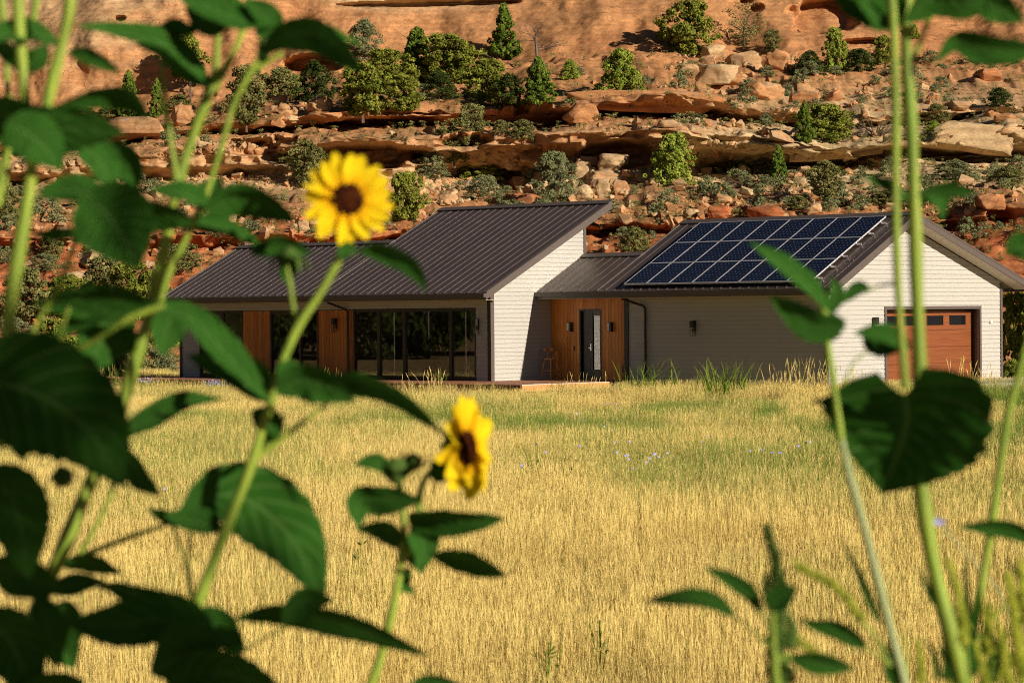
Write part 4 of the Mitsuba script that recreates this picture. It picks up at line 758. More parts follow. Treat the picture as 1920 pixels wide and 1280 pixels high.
def leafy(seed, h, n, bsz):
    r = np.random.default_rng(seed); ms = []
    for _ in range(n):
        e = np.array([r.normal(0, .2) * h, r.normal(0, .2) * h, h * r.uniform(.6, 1.05)]); pts = spline([[0, 0, 0], e * [.4, .4, .55], e], 6); ms.append(tube(pts, .0035, 4, False))
        for t in r.uniform(.25, 1, 9):
            p = pts[min(5, int(t * 5))] + r.normal(0, .006, 3); d = r.normal(0, 1, 3); d[2] = abs(d[2]) * .6; d /= np.linalg.norm(d); s = np.cross(d, [0, 0, 1.]); s /= np.linalg.norm(s) + 1e-9; L = bsz * r.uniform(.6, 1.3)
            ms.append(trimesh.Trimesh([p, p + d * L * .5 + s * L * .16, p + d * L, p + d * L * .5 - s * L * .16], [[0, 1, 2], [0, 2, 3]], process=False))
    m = cat(ms); return m, toned(m, .35)
for i, (px_, py_, h, n, lb) in enumerate([(655, 1090, .55, 9, 'dark green leafy weed left of the lower sunflower stem'), (690, 1010, .50, 6, 'leafy weed just behind the lower sunflower stem'), (1000, 900, .62, 7, 'dark sparse weed in the open meadow left of centre'), (1050, 905, .5, 5, 'small sparse weed beside the dark meadow weed'), (1710, 880, .6, 8, 'green weed between the twin sunflower stems'), (1190, 880, .5, 6, 'thin green weed by the blue flowers'), (1015, 1260, .4, 5, 'small green weed low in the meadow centre'), (1115, 1240, .42, 5, 'small green weed low right of the centre'),
                                          (1160, 715, .5, 6, 'green weed before the entry door'), (1055, 712, .5, 6, 'bright leafed weed below the bar stool'), (828, 716, .8, 6, 'dark green weed in front of the sliding doors'), (215, 725, .9, 12, 'leafy green weed in front of the deck at left')]):
    Yd = (.55 + ZC - .15) / ((py_ - (Y0 + ROLL * (px_ - 960))) / F) if py_ > 800 else 79.5; Yd = 86 if px_ < 300 else Yd
    P = at(px_, py_, Yd); P[2] = gz(P[0], P[1]); m, uv = leafy(i, h + .12, n, .075 if py_ > 800 else .12); plant('leafy_weed', m, uv, 'grass_green', P, lb, 'weed')
def chicory(key, P, h, nfl, seed):
    r = np.random.default_rng(seed); ms, fl = [], []
    for _ in range(nfl):
        e = np.array([r.normal(0, .16), r.normal(0, .16), h * r.uniform(.75, 1.05)]); ms.append(tube(spline([[0, 0, 0], e * [.3, .3, .5], e], 5), .003, 4, False))
        nn = np.array([r.normal(.3, .5), -1, r.uniform(0, .8)]); nn /= np.linalg.norm(nn); a = np.cross(nn, [0, 0, 1.]); a /= np.linalg.norm(a); b = np.cross(nn, a)
        for t in np.arange(12) / 12 * 2 * np.pi:
            o = (a * math.cos(t) + b * math.sin(t)); s = np.cross(nn, o); fl.append(trimesh.Trimesh([e + nn * .002, e + o * .015 + s * .005, e + o * .02, e + o * .015 - s * .005], [[0, 1, 2], [0, 2, 3]], process=False))
    m = cat(ms); m.apply_translation(P); f = cat(fl); f.apply_translation(P); put(key + '__stem', m, 'stem_green'); put(key + '__bloom', f, 'chicory_blue')
CH = sorted([(1148, 850, 4), (1246, 855, 4), (1225, 866, 3), (1142, 796, 2), (998, 832, 2), (1452, 842, 4), (1492, 836, 2), (1425, 838, 3), (965, 862, 2), (1180, 822, 2), (1325, 822, 2), (1088, 780, 2), (1150, 760, 3), (1042, 835, 1), (300, 885, 1)])
ORD = 'first second third fourth fifth sixth seventh eighth ninth tenth eleventh twelfth thirteenth fourteenth fifteenth'.split()
for i, (px_, py_, n) in enumerate(CH):
    g = (py_ - (Y0 + ROLL * (px_ - 960))) / F; Yd = min(66, (ZC + .05) / g); P = at(px_, py_, Yd); g0 = gz(P[0], P[1]); h = max(.35, P[2] - g0); k = num('chicory_plant'); chicory(k, [P[0], P[1], g0], h, n, i)
    tag(k, f'lavender blue chicory flowers in the open meadow, {ORD[i]} counted from the left', 'flower', 'chicory plants in the meadow')
for i, (px_, Yd) in enumerate([(395, 84.5), (415, 84.2), (270, 88.)]):
    P = at(px_, 715, Yd); P[2] = gz(P[0], P[1]); k = num('flax_plant'); chicory(k, P, .55, 26, 50 + i); tag(k, ['pale blue flower patch below the left windows', 'second pale blue flower patch below the left windows', 'pale blue flowers in front of the left end of the deck'][i], 'flower')

# ------------------------------------------------------------------ trees beyond the frame that the windows mirror; saplings added for shade come at the end
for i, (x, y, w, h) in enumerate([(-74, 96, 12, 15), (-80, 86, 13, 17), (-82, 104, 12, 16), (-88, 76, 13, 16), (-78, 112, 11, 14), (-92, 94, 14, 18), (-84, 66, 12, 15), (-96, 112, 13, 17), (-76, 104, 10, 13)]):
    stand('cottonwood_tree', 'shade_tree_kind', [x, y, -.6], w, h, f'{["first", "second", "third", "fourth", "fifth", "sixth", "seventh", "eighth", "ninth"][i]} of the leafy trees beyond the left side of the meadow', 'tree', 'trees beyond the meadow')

# ------------------------------------------------------------------ sunflowers close to the camera
def stem(plant_, pts, w0, w1, d, bsdf='stem_green', name='stem', dd=0.):
    n = max(10, 5 * len(pts)); p2 = spline(pts, n); P = np.array([at(x, y, d + dd * i / (n - 1)) for i, (x, y) in enumerate(p2)])
    r = np.linspace(w0, w1, n) * pxm(d) / 2; r = r * (1 + .10 * np.sin(np.linspace(0, 3 * len(pts), n)))
    return part(plant_, name, tube(P, r, 12), bsdf, True)
def leaf(plant_, pts, w, d, tilt=20, dd=0., fold=.30, lobe=.0, twist=18., curl=.0, stalk=None, name='leaf', nu=44, nv=19, wide=.42):
    """a heart or lance shaped blade along a midrib given in pixels at distance d; w: full width in pixels"""
    p2 = spline(pts, nu); P = np.array([at(x, y, d + dd * (i / (nu - 1)) + curl * math.sin(math.pi * i / (nu - 1))) for i, (x, y) in enumerate(p2)])
    tan = np.gradient(P, axis=0); tan /= np.linalg.norm(tan, axis=1, keepdims=True); L = np.linalg.norm(np.diff(P, axis=0), axis=1).sum()
    s0 = np.cross(tan, [0, -1., 0]); s0 /= np.linalg.norm(s0, axis=1, keepdims=True); n0 = np.cross(s0, tan)
    ang = np.radians(tilt + twist * np.linspace(-.5, .5, nu))[:, None]; s = np.cos(ang) * s0 + np.sin(ang) * n0; n_ = -np.sin(ang) * s0 + np.cos(ang) * n0
    uu = np.linspace(0, 1, nu); e = wide / (1 - wide) * 1.02; prof = (uu + .004) ** e * (1 - uu) ** 1.02; prof /= prof.max(); prof = np.maximum(prof, .01)
    hw = w / 2 * pxm(d) / max(math.cos(math.radians(tilt)), .4) * prof
    vv = np.linspace(-1, 1, nv); seed = abs(hash((round(pts[0][0]), round(pts[0][1])))) % 97
    wav = (n3(np.stack(np.meshgrid(uu * 6 + seed, vv * 2, [0.], indexing='ij'), -1)[:, :, 0], 3) - .5)
    G = P[:, None] + s[:, None] * (hw[:, None] * vv[None])[..., None] + n_[:, None] * (hw[:, None] * (fold * np.abs(vv)[None] ** 1.3 + .30 * wav * np.abs(vv)[None]))[..., None]
    G = G - tan[:, None] * (lobe * L * (np.abs(vv)[None] ** 1.5) * ((1 - uu) ** 3)[:, None])[..., None]
    if name == 'leaf': G = G + n_[:, None] * (hw[:, None] * .10 * (np.abs(np.sin(np.pi * (8 * uu[:, None] - 2.2 * np.abs(vv)[None]))) ** .6 - .6) * sst(.03, .25, np.abs(vv))[None] * (1 - .6 * np.abs(vv)[None]))[..., None]
    serr = (np.arange(nu) % 4 / 3. * .07 - .02) * np.abs(np.where(np.abs(vv) > .99, 1, 0))[None].T
    G[:, 0] += s * (hw * serr[0])[:, None]; G[:, -1] -= s * (hw * serr[-1])[:, None]
    UV = np.stack(np.meshgrid(uu, (vv + 1) / 2, indexing='ij'), -1).reshape(-1, 2)
    k = part(plant_, name, (G.reshape(-1, 3), gridf(nu, nv)), 'sunflower_leaf', True, uv=UV)
    if stalk: stem(plant_, [stalk, pts[0]], 9, 6, d, name='leaf_stalk')
    return k
def flower(plant_, cx, cy, diam, d, normal, npet=20, disc=.36, seed=1, bsdf='petal'):
    r = np.random.default_rng(seed); C = at(cx, cy, d); R = diam / 2 * pxm(d); n = np.array(normal, float); n /= np.linalg.norm(n)
    a = np.cross(n, [0, 0, 1.]); a /= np.linalg.norm(a); b = np.cross(a, n); hk = num(plant_ + '__flower_head')
    put(hk, tube([C - n * .022, C - n * .010, C - n * .004], [R * .16, R * .40, R * .42], 18), 'bract_green', True)
    for i in range(npet):
        t = 2 * np.pi * i / npet + r.normal(0, .06); L = R * r.uniform(.90, 1.04) - R * disc * .8; o = a * math.cos(t) + b * math.sin(t); s = np.cross(n, o); nu, nv = 9, 5
        uu, vv = np.linspace(0, 1, nu), np.linspace(-1, 1, nv); w = R * 3.25 / npet * r.uniform(.85, 1.15) * (np.sin(np.pi * np.clip(uu * .86 + .10, 0, 1)) ** .7); bend = r.normal(.04, .08); tw = r.normal(0, .25); lay_ = (.0016 if i % 2 else -.0016)
        ss = s * math.cos(tw) + n * math.sin(tw)
        G = C + n * lay_ + o * (R * disc * .8 + uu * L)[:, None, None].repeat(nv, 1) + ss * (w[:, None] * vv)[..., None] + n * ((bend * L * uu ** 2)[:, None] + (w[:, None] * .35 * np.abs(vv)))[..., None] 
        UV = np.stack(np.meshgrid(uu, vv * .1 + i, indexing='ij'), -1).reshape(-1, 2)
        put(num(hk + '__petal'), (G.reshape(-1, 3), gridf(nu, nv)), bsdf, True, uv=UV)
    for i in range(14):
        t = 2 * np.pi * i / 14 + .1; o = a * math.cos(t) + b * math.sin(t); s = np.cross(n, o); q0 = C - n * .008 + o * R * .30
        put(num(hk + '__bract'), trimesh.Trimesh([q0 - s * R * .08, q0 + s * R * .08, q0 + o * R * .22 - n * .002 + s * R * .05, q0 + o * R * .42 + n * .0, q0 + o * R * .22 - n * .002 - s * R * .05], [[0, 1, 2], [0, 2, 4], [4, 2, 3]], process=False), 'bract_green')
    m = trimesh.creation.icosphere(subdivisions=4); v = np.array(m.vertices); v *= 1 + .10 * (n3(v * 16, 2)[:, None] - .5) + .05 * (n3(v * 34, 4)[:, None] - .5)
    m.vertices = C + n * .001 + (v[:, :1] * a + v[:, 1:2] * b) * R * disc + v[:, 2:] * n * R * disc * .34; put(hk + '__disc', m, 'disc_brown', True)
def bud(plant_, cx, cy, w, d, ax=(0, 0, 1.)):
    C = at(cx, cy, d); R = w / 2 * pxm(d); ax = np.array(ax, float); ax /= np.linalg.norm(ax); k = num(plant_ + '__flower_bud')
    put(k, tube([C - ax * R * .9, C - ax * R * .4, C + ax * R * .2, C + ax * R * .7], [R * .2, R * .75, R * .8, R * .35], 14), 'bract_green', True)
    a = np.cross(ax, [0, 1., .1]); a /= np.linalg.norm(a); b = np.cross(ax, a)
    for i in range(8):
        t = i * np.pi / 4 + .2; o = a * math.cos(t) + b * math.sin(t); s = np.cross(ax, o); q0 = C - ax * R * .5 + o * R * .5
        put(num(k + '__bract'), trimesh.Trimesh([q0 - s * R * .3, q0 + s * R * .3, q0 + o * R * .7 + ax * R * .5 + s * R * .2, q0 + o * R * .9 + ax * R * 1.4, q0 + o * R * .7 + ax * R * .5 - s * R * .2], [[0, 1, 2], [0, 2, 4], [4, 2, 3]], process=False), 'bract_green')

# A: thick olive stems at the left edge
A = tag(num('sunflower_plant'), 'tall wild sunflower plant at the left edge with thick olive stems and big dark leaves', 'sunflower')
stem(A, [(44, -60), (48, 60), (58, 200), (66, 290), (48, 400), (26, 520), (8, 660), (-12, 820)], 21, 30, 2.5)
stem(A, [(146, -60), (138, 20), (112, 120), (86, 215), (62, 290)], 22, 24, 2.48)
stem(A, [(34, 665), (70, 590), (112, 520), (142, 445), (150, 420)], 9, 11, 2.55)
stem(A, [(12, -60), (16, 0), (20, 45)], 15, 15, 2.9); stem(A, [(84, -40), (74, 20), (66, 45)], 14, 14, 2.9)
stem(A, [(0, 370), (10, 300), (24, 240), (22, 90)], 18, 12, 2.75); stem(A, [(14, 330), (22, 262), (28, 160)], 9, 9, 2.7)
leaf(A, [(120, 62), (60, 48), (-40, 60)], 60, 2.55, tilt=-35, dd=-.1, fold=.3)
leaf(A, [(100, 70), (62, 95), (-20, 50)], 44, 2.6, tilt=40)
leaf(A, [(138, 82), (180, 92), (237, 124)], 32, 2.5, tilt=-25)
leaf(A, [(288, 208), (235, 165), (112, 182)], 44, 2.6, tilt=45, fold=.35)
leaf(A, [(-20, 175), (70, 225), (150, 225), (246, 236)], 105, 2.45, tilt=-40, fold=.1, wide=.36)
leaf(A, [(20, 210), (80, 250), (124, 306)], 95, 2.42, tilt=18, fold=.15, wide=.4)
leaf(A, [(150, 250), (196, 290), (219, 352)], 62, 2.6, tilt=30, fold=.3)
leaf(A, [(216, 252), (252, 300), (262, 348)], 62, 2.65, tilt=-20, fold=.4)
leaf(A, [(210, 372), (150, 345), (70, 348)], 58, 2.55, tilt=-30, lobe=.1)
leaf(A, [(180, 360), (222, 412), (262, 492)], 150, 2.5, tilt=15, lobe=.12, wide=.36, fold=.16)
leaf(A, [(214, 400), (300, 390), (372, 404)], 62, 2.55, tilt=-45, fold=.2)
leaf(A, [(160, 418), (110, 422), (56, 420)], 26, 2.56, tilt=30)
leaf(A, [(290, 560), (200, 545), (56, 552)], 72, 2.6, tilt=40, fold=.3)
leaf(A, [(250, 545), (180, 570), (100, 615)], 62, 2.62, tilt=-30)
leaf(A, [(240, 575), (200, 610), (158, 688)], 110, 2.64, tilt=25, fold=.2, wide=.34)
stem(A, [(100, 655), (170, 628), (240, 585), (310, 560)], 10, 13, 2.55); stem(A, [(130, 560), (112, 620), (105, 690)], 8, 10, 2.58)
leaf(A, [(-60, 690), (60, 720), (160, 790), (230, 902)], 225, 2.35, tilt=14, fold=.10, wide=.36)
leaf(A, [(-60, 640), (20, 735), (40, 850)], 130, 2.38, tilt=-10)
leaf(A, [(-40, 860), (20, 930), (46, 1070)], 120, 2.4, tilt=20, fold=.2)
leaf(A, [(-30, 1040), (40, 1060), (110, 1095)], 90, 2.45, tilt=-20); leaf(A, [(-50, 1130), (10, 1190), (52, 1300)], 120, 2.4, tilt=10)
leaf(A, [(30, 1330), (80, 1270), (150, 1262)], 80, 2.4, tilt=-30); leaf(A, [(60, 1100), (80, 1160), (92, 1240)], 60, 2.5, tilt=30)
bud(A, 112, 880, 52, 2.5, (.2, 0, -1)); stem(A, [(100, 850), (125, 830), (150, 860)], 9, 9, 2.52)
# B: the long bright stem
Bp = tag(num('sunflower_plant'), 'sunflower plant with a long pale green stem slanting down across the left of the picture', 'sunflower')
stem(Bp, [(410, 132), (398, 170), (372, 235), (345, 312), (324, 400), (302, 490), (276, 592), (246, 680), (226, 748), (190, 835), (148, 925), (108, 1018), (72, 1096), (40, 1180), (0, 1300)], 19, 32, 2.8)
stem(Bp, [(412, 150), (416, 90), (422, 20), (428, -60)], 15, 11, 2.8); stem(Bp, [(404, 165), (440, 105), (468, 40), (490, -60)], 15, 11, 2.8)
stem(Bp, [(338, 338), (331, 285), (320, 200), (312, 98)], 12, 9, 2.78)
stem(Bp, [(496, 100), (478, 128), (446, 188), (418, 276), (384, 372), (350, 440), (318, 500), (300, 560)], 11, 13, 2.75)
stem(Bp, [(540, 92), (510, 110), (488, 124)], 10, 10, 2.75)
leaf(Bp, [(404, 150), (330, 78), (235, 50), (154, 34)], 46, 2.75, tilt=-48, dd=-.1, fold=.3)
leaf(Bp, [(398, 152), (370, 110), (318, 82), (262, 70)], 46, 2.78, tilt=52, dd=.05, fold=.3)
leaf(Bp, [(390, 40), (340, 46), (300, 34)], 22, 2.74, tilt=40); leaf(Bp, [(310, 40), (345, 36), (378, 52)], 28, 2.72, tilt=-30); bud(Bp, 322, 62, 26, 2.72)
leaf(Bp, [(530, 40), (460, 28), (400, 4), (340, -20)], 62, 2.7, tilt=-40, fold=.3); leaf(Bp, [(440, 38), (400, 30), (356, 2)], 40, 2.72, tilt=45)
leaf(Bp, [(494, 98), (545, 62), (610, 62), (692, 132)], 62, 2.7, tilt=-30, fold=.25, dd=-.1, wide=.5); leaf(Bp, [(500, 92), (560, 58), (630, 60), (695, 84)], 40, 2.74, tilt=50, dd=.1)
leaf(Bp, [(490, 60), (515, 30), (470, -10)], 50, 2.7, tilt=-20); leaf(Bp, [(498, 112), (505, 90), (500, 60)], 26, 2.7, tilt=10); bud(Bp, 505, 78, 24, 2.7)
leaf(Bp, [(396, 384), (450, 362), (505, 376), (562, 410)], 62, 2.72, tilt=-35, lobe=.1, fold=.25); leaf(Bp, [(398, 382), (350, 352), (288, 344)], 40, 2.74, tilt=-40, fold=.3)
leaf(Bp, [(380, 370), (405, 345), (420, 322)], 50, 2.78, tilt=10)
leaf(Bp, [(330, 412), (390, 412), (450, 432), (512, 470)], 36, 2.76, tilt=40, fold=.3, name='leaf')
leaf(Bp, [(470, 462), (530, 450), (590, 468)], 40, 2.76, tilt=-30); bud(Bp, 545, 482, 58, 2.75, (0, 0, -1)); leaf(Bp, [(560, 470), (540, 500), (548, 530)], 36, 2.74, tilt=10)
leaf(Bp, [(216, 806), (290, 768), (350, 742), (420, 738)], 46, 2.74, tilt=35, fold=.3); leaf(Bp, [(224, 815), (250, 868), (296, 918)], 52, 2.76, tilt=-30)
leaf(Bp, [(205, 830), (212, 790), (190, 760)], 44, 2.78, tilt=20)
stem(Bp, [(140, 1025), (190, 940), (212, 880), (222, 830)], 10, 7, 2.76); stem(Bp, [(112, 1042), (170, 1018), (240, 992), (318, 966)], 15, 7, 2.78)
leaf(Bp, [(108, 1045), (150, 1034), (222, 1060)], 44, 2.76, tilt=-40, fold=.3); leaf(Bp, [(80, 1090), (150, 1082), (190, 1076)], 40, 2.8, tilt=40)
leaf(Bp, [(120, 1110), (100, 1180), (128, 1240)], 90, 2.78, tilt=20)
# C: plant with the upper flower
Cp = tag(num('sunflower_plant'), 'sunflower plant in the left centre bearing the bright yellow flower that faces the camera', 'sunflower')
stem(Cp, [(648, 452), (632, 490), (600, 545), (568, 590), (545, 632), (522, 690), (505, 745), (486, 800), (462, 872), (432, 945), (400, 1022), (364, 1110), (340, 1170), (300, 1300)], 14, 24, 2.65)
stem(Cp, [(566, 596), (552, 575), (546, 530), (540, 492)], 11, 8, 2.66); stem(Cp, [(470, 852), (520, 818), (570, 780), (622, 742)], 12, 6, 2.66); stem(Cp, [(468, 856), (500, 815), (532, 770)], 8, 6, 2.68)
flower(Cp, 656, 369, 178, 2.65, (.22, -1, .10), 19, .36, 3)
leaf(Cp, [(640, 478), (655, 462), (672, 470)], 30, 2.64, tilt=0); leaf(Cp, [(672, 462), (730, 468), (778, 500), (804, 546)], 40, 2.66, tilt=-35, fold=.3)
leaf(Cp, [(500, 742), (420, 650), (350, 580), (262, 556)], 52, 2.6, tilt=-42, fold=.3); leaf(Cp, [(330, 560), (315, 600), (300, 655)], 66, 2.68, tilt=20)
leaf(Cp, [(495, 745), (430, 690), (348, 654)], 50, 2.62, tilt=-35, fold=.25); leaf(Cp, [(500, 740), (490, 690), (470, 660)], 40, 2.66, tilt=20)
leaf(Cp, [(515, 728), (560, 705), (610, 715), (664, 748)], 76, 2.6, tilt=-30, fold=.2); leaf(Cp, [(520, 700), (545, 690), (570, 700)], 40, 2.64, tilt=30)
leaf(Cp, [(560, 742), (640, 706), (740, 735), (832, 814)], 50, 2.63, tilt=-48, dd=-.06, fold=.25, wide=.36); leaf(Cp, [(575, 745), (650, 722), (740, 745), (828, 812)], 42, 2.66, tilt=50, dd=-.02, fold=.2, wide=.36)
leaf(Cp, [(470, 760), (500, 790), (480, 830)], 48, 2.66, tilt=30); leaf(Cp, [(350, 965), (305, 955), (268, 938)], 32, 2.7, tilt=30)
leaf(Cp, [(330, 950), (430, 918), (530, 990), (600, 1122)], 138, 2.68, tilt=22, fold=.18, wide=.46)
leaf(Cp, [(410, 985), (360, 968), (300, 952)], 50, 2.66, tilt=-35); stem(Cp, [(352, 1120), (346, 1050), (350, 985)], 6, 6, 2.7); stem(Cp, [(350, 1115), (340, 1050), (318, 975)], 8, 6, 2.7)
leaf(Cp, [(395, 1175), (300, 1120), (200, 1085), (170, 1090)], 70, 2.6, tilt=35, fold=.3); leaf(Cp, [(395, 1185), (300, 1150), (200, 1160), (110, 1150)], 100, 2.55, tilt=-25, fold=.2); leaf(Cp, [(400, 1200), (330, 1220), (268, 1250)], 130, 2.5, tilt=10, fold=.15)
leaf(Cp, [(430, 1148), (520, 1140), (650, 1168), (798, 1228)], 58, 2.62, tilt=-30, fold=.25); leaf(Cp, [(520, 1160), (560, 1118), (618, 1118)], 56, 2.6, tilt=-20); leaf(Cp, [(360, 1130), (420, 1190), (450, 1215)], 60, 2.66, tilt=30)
leaf(Cp, [(290, 1320), (400, 1250), (540, 1320)], 110, 2.5, tilt=-15); stem(Cp, [(420, 1225), (520, 1170), (560, 1160)], 5, 5, 2.66)
# D: plant with the lower flower
Dp = tag(num('sunflower_plant'), 'sunflower plant at the lower centre with a yellow flower turned to the right', 'sunflower')
stem(Dp, [(676, 1300), (706, 1212), (730, 1120), (742, 1060), (750, 990), (746, 930), (742, 895)], 19, 12, 2.85); stem(Dp, [(754, 1040), (775, 1000), (780, 930), (795, 890), (835, 858)], 12, 13, 2.85)
flower(Dp, 868, 838, 212, 2.85, (1.0, -.55, .02), 14, .34, 8)
bud(Dp, 738, 876, 62, 2.84, (0, 0, 1)); bud(Dp, 770, 862, 44, 2.86, (.3, 0, 1)); leaf(Dp, [(730, 885), (700, 862), (658, 866)], 32, 2.83, tilt=-20)
leaf(Dp, [(790, 935), (720, 930), (668, 935), (664, 986)], 66, 2.83, tilt=38, fold=.2, wide=.55); leaf(Dp, [(745, 1022), (715, 985), (658, 985)], 46, 2.85, tilt=45)
leaf(Dp, [(758, 962), (820, 968), (880, 972), (944, 970)], 62, 2.82, tilt=-48, fold=.25, wide=.3); leaf(Dp, [(770, 970), (785, 1000), (790, 1062)], 60, 2.84, tilt=15)
leaf(Dp, [(800, 1036), (860, 1044), (945, 1080)], 52, 2.82, tilt=-50, fold=.2); leaf(Dp, [(735, 1010), (765, 1030), (785, 1075)], 46, 2.86, tilt=25)
leaf(Dp, [(800, 890), (820, 880), (838, 850)], 44, 2.84, tilt=20); leaf(Dp, [(745, 1290), (800, 1274), (880, 1300)], 34, 2.8, tilt=-20); leaf(Dp, [(760, 1060), (745, 1090), (770, 1110)], 30, 2.86, tilt=20)
# E: twin stems with the heart leaf
Ep = tag(num('sunflower_plant'), 'sunflower plant at right with two upright parallel stems and one large heart shaped leaf', 'sunflower')
stem(Ep, [(1676, -60), (1684, 60), (1686, 200), (1683, 400), (1685, 560), (1692, 680), (1695, 742)], 17, 15, 2.60); stem(Ep, [(1710, -60), (1708, 120), (1713, 220), (1718, 400), (1720, 560), (1723, 700), (1722, 800), (1722, 920), (1734, 1020), (1752, 1120), (1782, 1240), (1800, 1320)], 22, 31, 2.7)
leaf(Ep, [(1694, 752), (1698, 800), (1680, 860), (1649, 938)], 312, 2.62, tilt=-34, fold=.14, lobe=.24, wide=.28, twist=0)
leaf(Ep, [(1702, 50), (1668, -10), (1640, 10), (1656, 70)], 70, 2.66, tilt=20); leaf(Ep, [(1700, 60), (1640, 40), (1560, -20)], 76, 2.68, tilt=-25); leaf(Ep, [(1705, 55), (1760, 12), (1830, 22), (1892, -4)], 62, 2.66, tilt=-35, fold=.25); leaf(Ep, [(1830, -10), (1880, 30), (1930, 60)], 60, 2.66, tilt=-20)
stem(Ep, [(1712, 150), (1735, 90), (1760, 30)], 11, 9, 2.7); leaf(Ep, [(1950, 112), (1870, 110), (1800, 92), (1758, 138)], 54, 2.68, tilt=30, fold=.3)
leaf(Ep, [(1712, 392), (1660, 358), (1618, 344)], 26, 2.72, tilt=-35); leaf(Ep, [(1715, 395), (1770, 372), (1842, 376)], 36, 2.7, tilt=-30, fold=.2); leaf(Ep, [(1740, 380), (1765, 395), (1768, 430)], 30, 2.7, tilt=30)
stem(Ep, [(1690, 544), (1650, 548), (1620, 560)], 6, 5, 2.72); leaf(Ep, [(1632, 552), (1605, 552), (1574, 582)], 28, 2.7, tilt=20)
leaf(Ep, [(1706, 668), (1660, 640), (1600, 636)], 40, 2.7, tilt=-25, fold=.3); leaf(Ep, [(1618, 642), (1640, 668), (1700, 666)], 30, 2.72, tilt=35)
leaf(Ep, [(1950, 488), (1915, 480), (1885, 492)], 56, 2.72, tilt=-15)
# F: bent pale stem at right
Fp = tag(num('sunflower_plant'), 'sunflower stalk with a slim pale lower stem left of the twin stems', 'sunflower')
stem(Fp, [(1690, 1320), (1664, 1210), (1640, 1110), (1614, 1000), (1590, 910), (1574, 835)], 19, 14, 2.6, 'stem_pale'); stem(Fp, [(1574, 840), (1562, 740), (1552, 660), (1548, 610), (1540, 570), (1520, 530)], 13, 15, 2.6)
leaf(Fp, [(1556, 596), (1520, 550), (1470, 505), (1408, 462)], 40, 2.58, tilt=-35, fold=.3); leaf(Fp, [(1586, 622), (1530, 620), (1490, 592), (1440, 562)], 58, 2.58, tilt=25, fold=.3); leaf(Fp, [(1552, 655), (1550, 625), (1586, 612)], 60, 2.6, tilt=10)
leaf(Fp, [(1548, 600), (1570, 560), (1560, 530)], 34, 2.6, tilt=-10); stem(Fp, [(1580, 730), (1600, 690), (1625, 670)], 5, 4, 2.62)
# G: leaning stem at far right
Gp = tag(num('sunflower_plant'), 'thin slanting green stem at the right edge with a dark pointed leaf', 'sunflower')
stem(Gp, [(1930, 640), (1908, 720), (1886, 800), (1872, 880), (1860, 960), (1846, 1040), (1828, 1130), (1808, 1240), (1800, 1310)], 14, 18, 2.75); leaf(Gp, [(1940, 1040), (1900, 1012), (1850, 1002), (1786, 1002)], 34, 2.74, tilt=30); stem(Gp, [(1812, 1230), (1850, 1180), (1890, 1130)], 8, 6, 2.75)
leaf(Gp, [(1826, 1236), (1790, 1262), (1770, 1300)], 60, 2.74, tilt=20)
# H: pigweed with upright seed spikes
def spike(plant_, pts, w, d, seed, bsdf='spike_green'):
    p2 = spline(pts, 40); r = np.random.default_rng(seed); ms = []
    for i, (x, y) in enumerate(p2):
        for _ in range(8):
            f = 1 - .65 * i / 39; c = at(x + r.normal(0, w * .26 * f), y + r.normal(0, 4), d + r.normal(0, w * .2 * f) * pxm(d)); m = trimesh.creation.icosphere(subdivisions=1, radius=w * .20 * (.6 + .4 * f) * pxm(d)); m.apply_translation(c); ms.append(m)
    part(plant_, 'seed_spike', cat(ms), bsdf, True)
Pg = tag(num('pigweed_plant'), 'green pigweed with an upright knobbly seed spike at the lower right', 'weed')
stem(Pg, [(1444, 1320), (1440, 1220), (1438, 1120)], 20, 12, 2.4); spike(Pg, [(1450, 1120), (1446, 1060), (1430, 995)], 26, 2.4, 1, 'bract_green'); spike(Pg, [(1452, 1300), (1446, 1200), (1456, 1130)], 40, 2.42, 2, 'bract_green'); spike(Pg, [(1470, 1220), (1474, 1190), (1472, 1165)], 22, 2.4, 3, 'bract_green'); spike(Pg, [(1430, 1130), (1428, 1090)], 16, 2.4, 4, 'bract_green')
leaf(Pg, [(1370, 1165), (1330, 1136), (1280, 1126), (1196, 1132)], 36, 2.38, tilt=-20, fold=.2); leaf(Pg, [(1420, 1160), (1385, 1112), (1310, 1066)], 32, 2.4, tilt=-25); leaf(Pg, [(1428, 1150), (1455, 1130), (1486, 1108)], 46, 2.38, tilt=10); stem(Pg, [(1436, 1225), (1400, 1190), (1370, 1164)], 6, 5, 2.4); stem(Pg, [(1438, 1210), (1425, 1170), (1416, 1156)], 6, 5, 2.4); stem(Pg, [(1442, 1250), (1456, 1242), (1474, 1238)], 6, 6, 2.4); stem(Pg, [(1660, 1262), (1636, 1242), (1612, 1224)], 6, 5, 2.42)
leaf(Pg, [(1616, 1226), (1560, 1190), (1520, 1180), (1486, 1168)], 38, 2.42, tilt=25, fold=.3); leaf(Pg, [(1470, 1240), (1530, 1252), (1594, 1266)], 44, 2.4, tilt=-25)
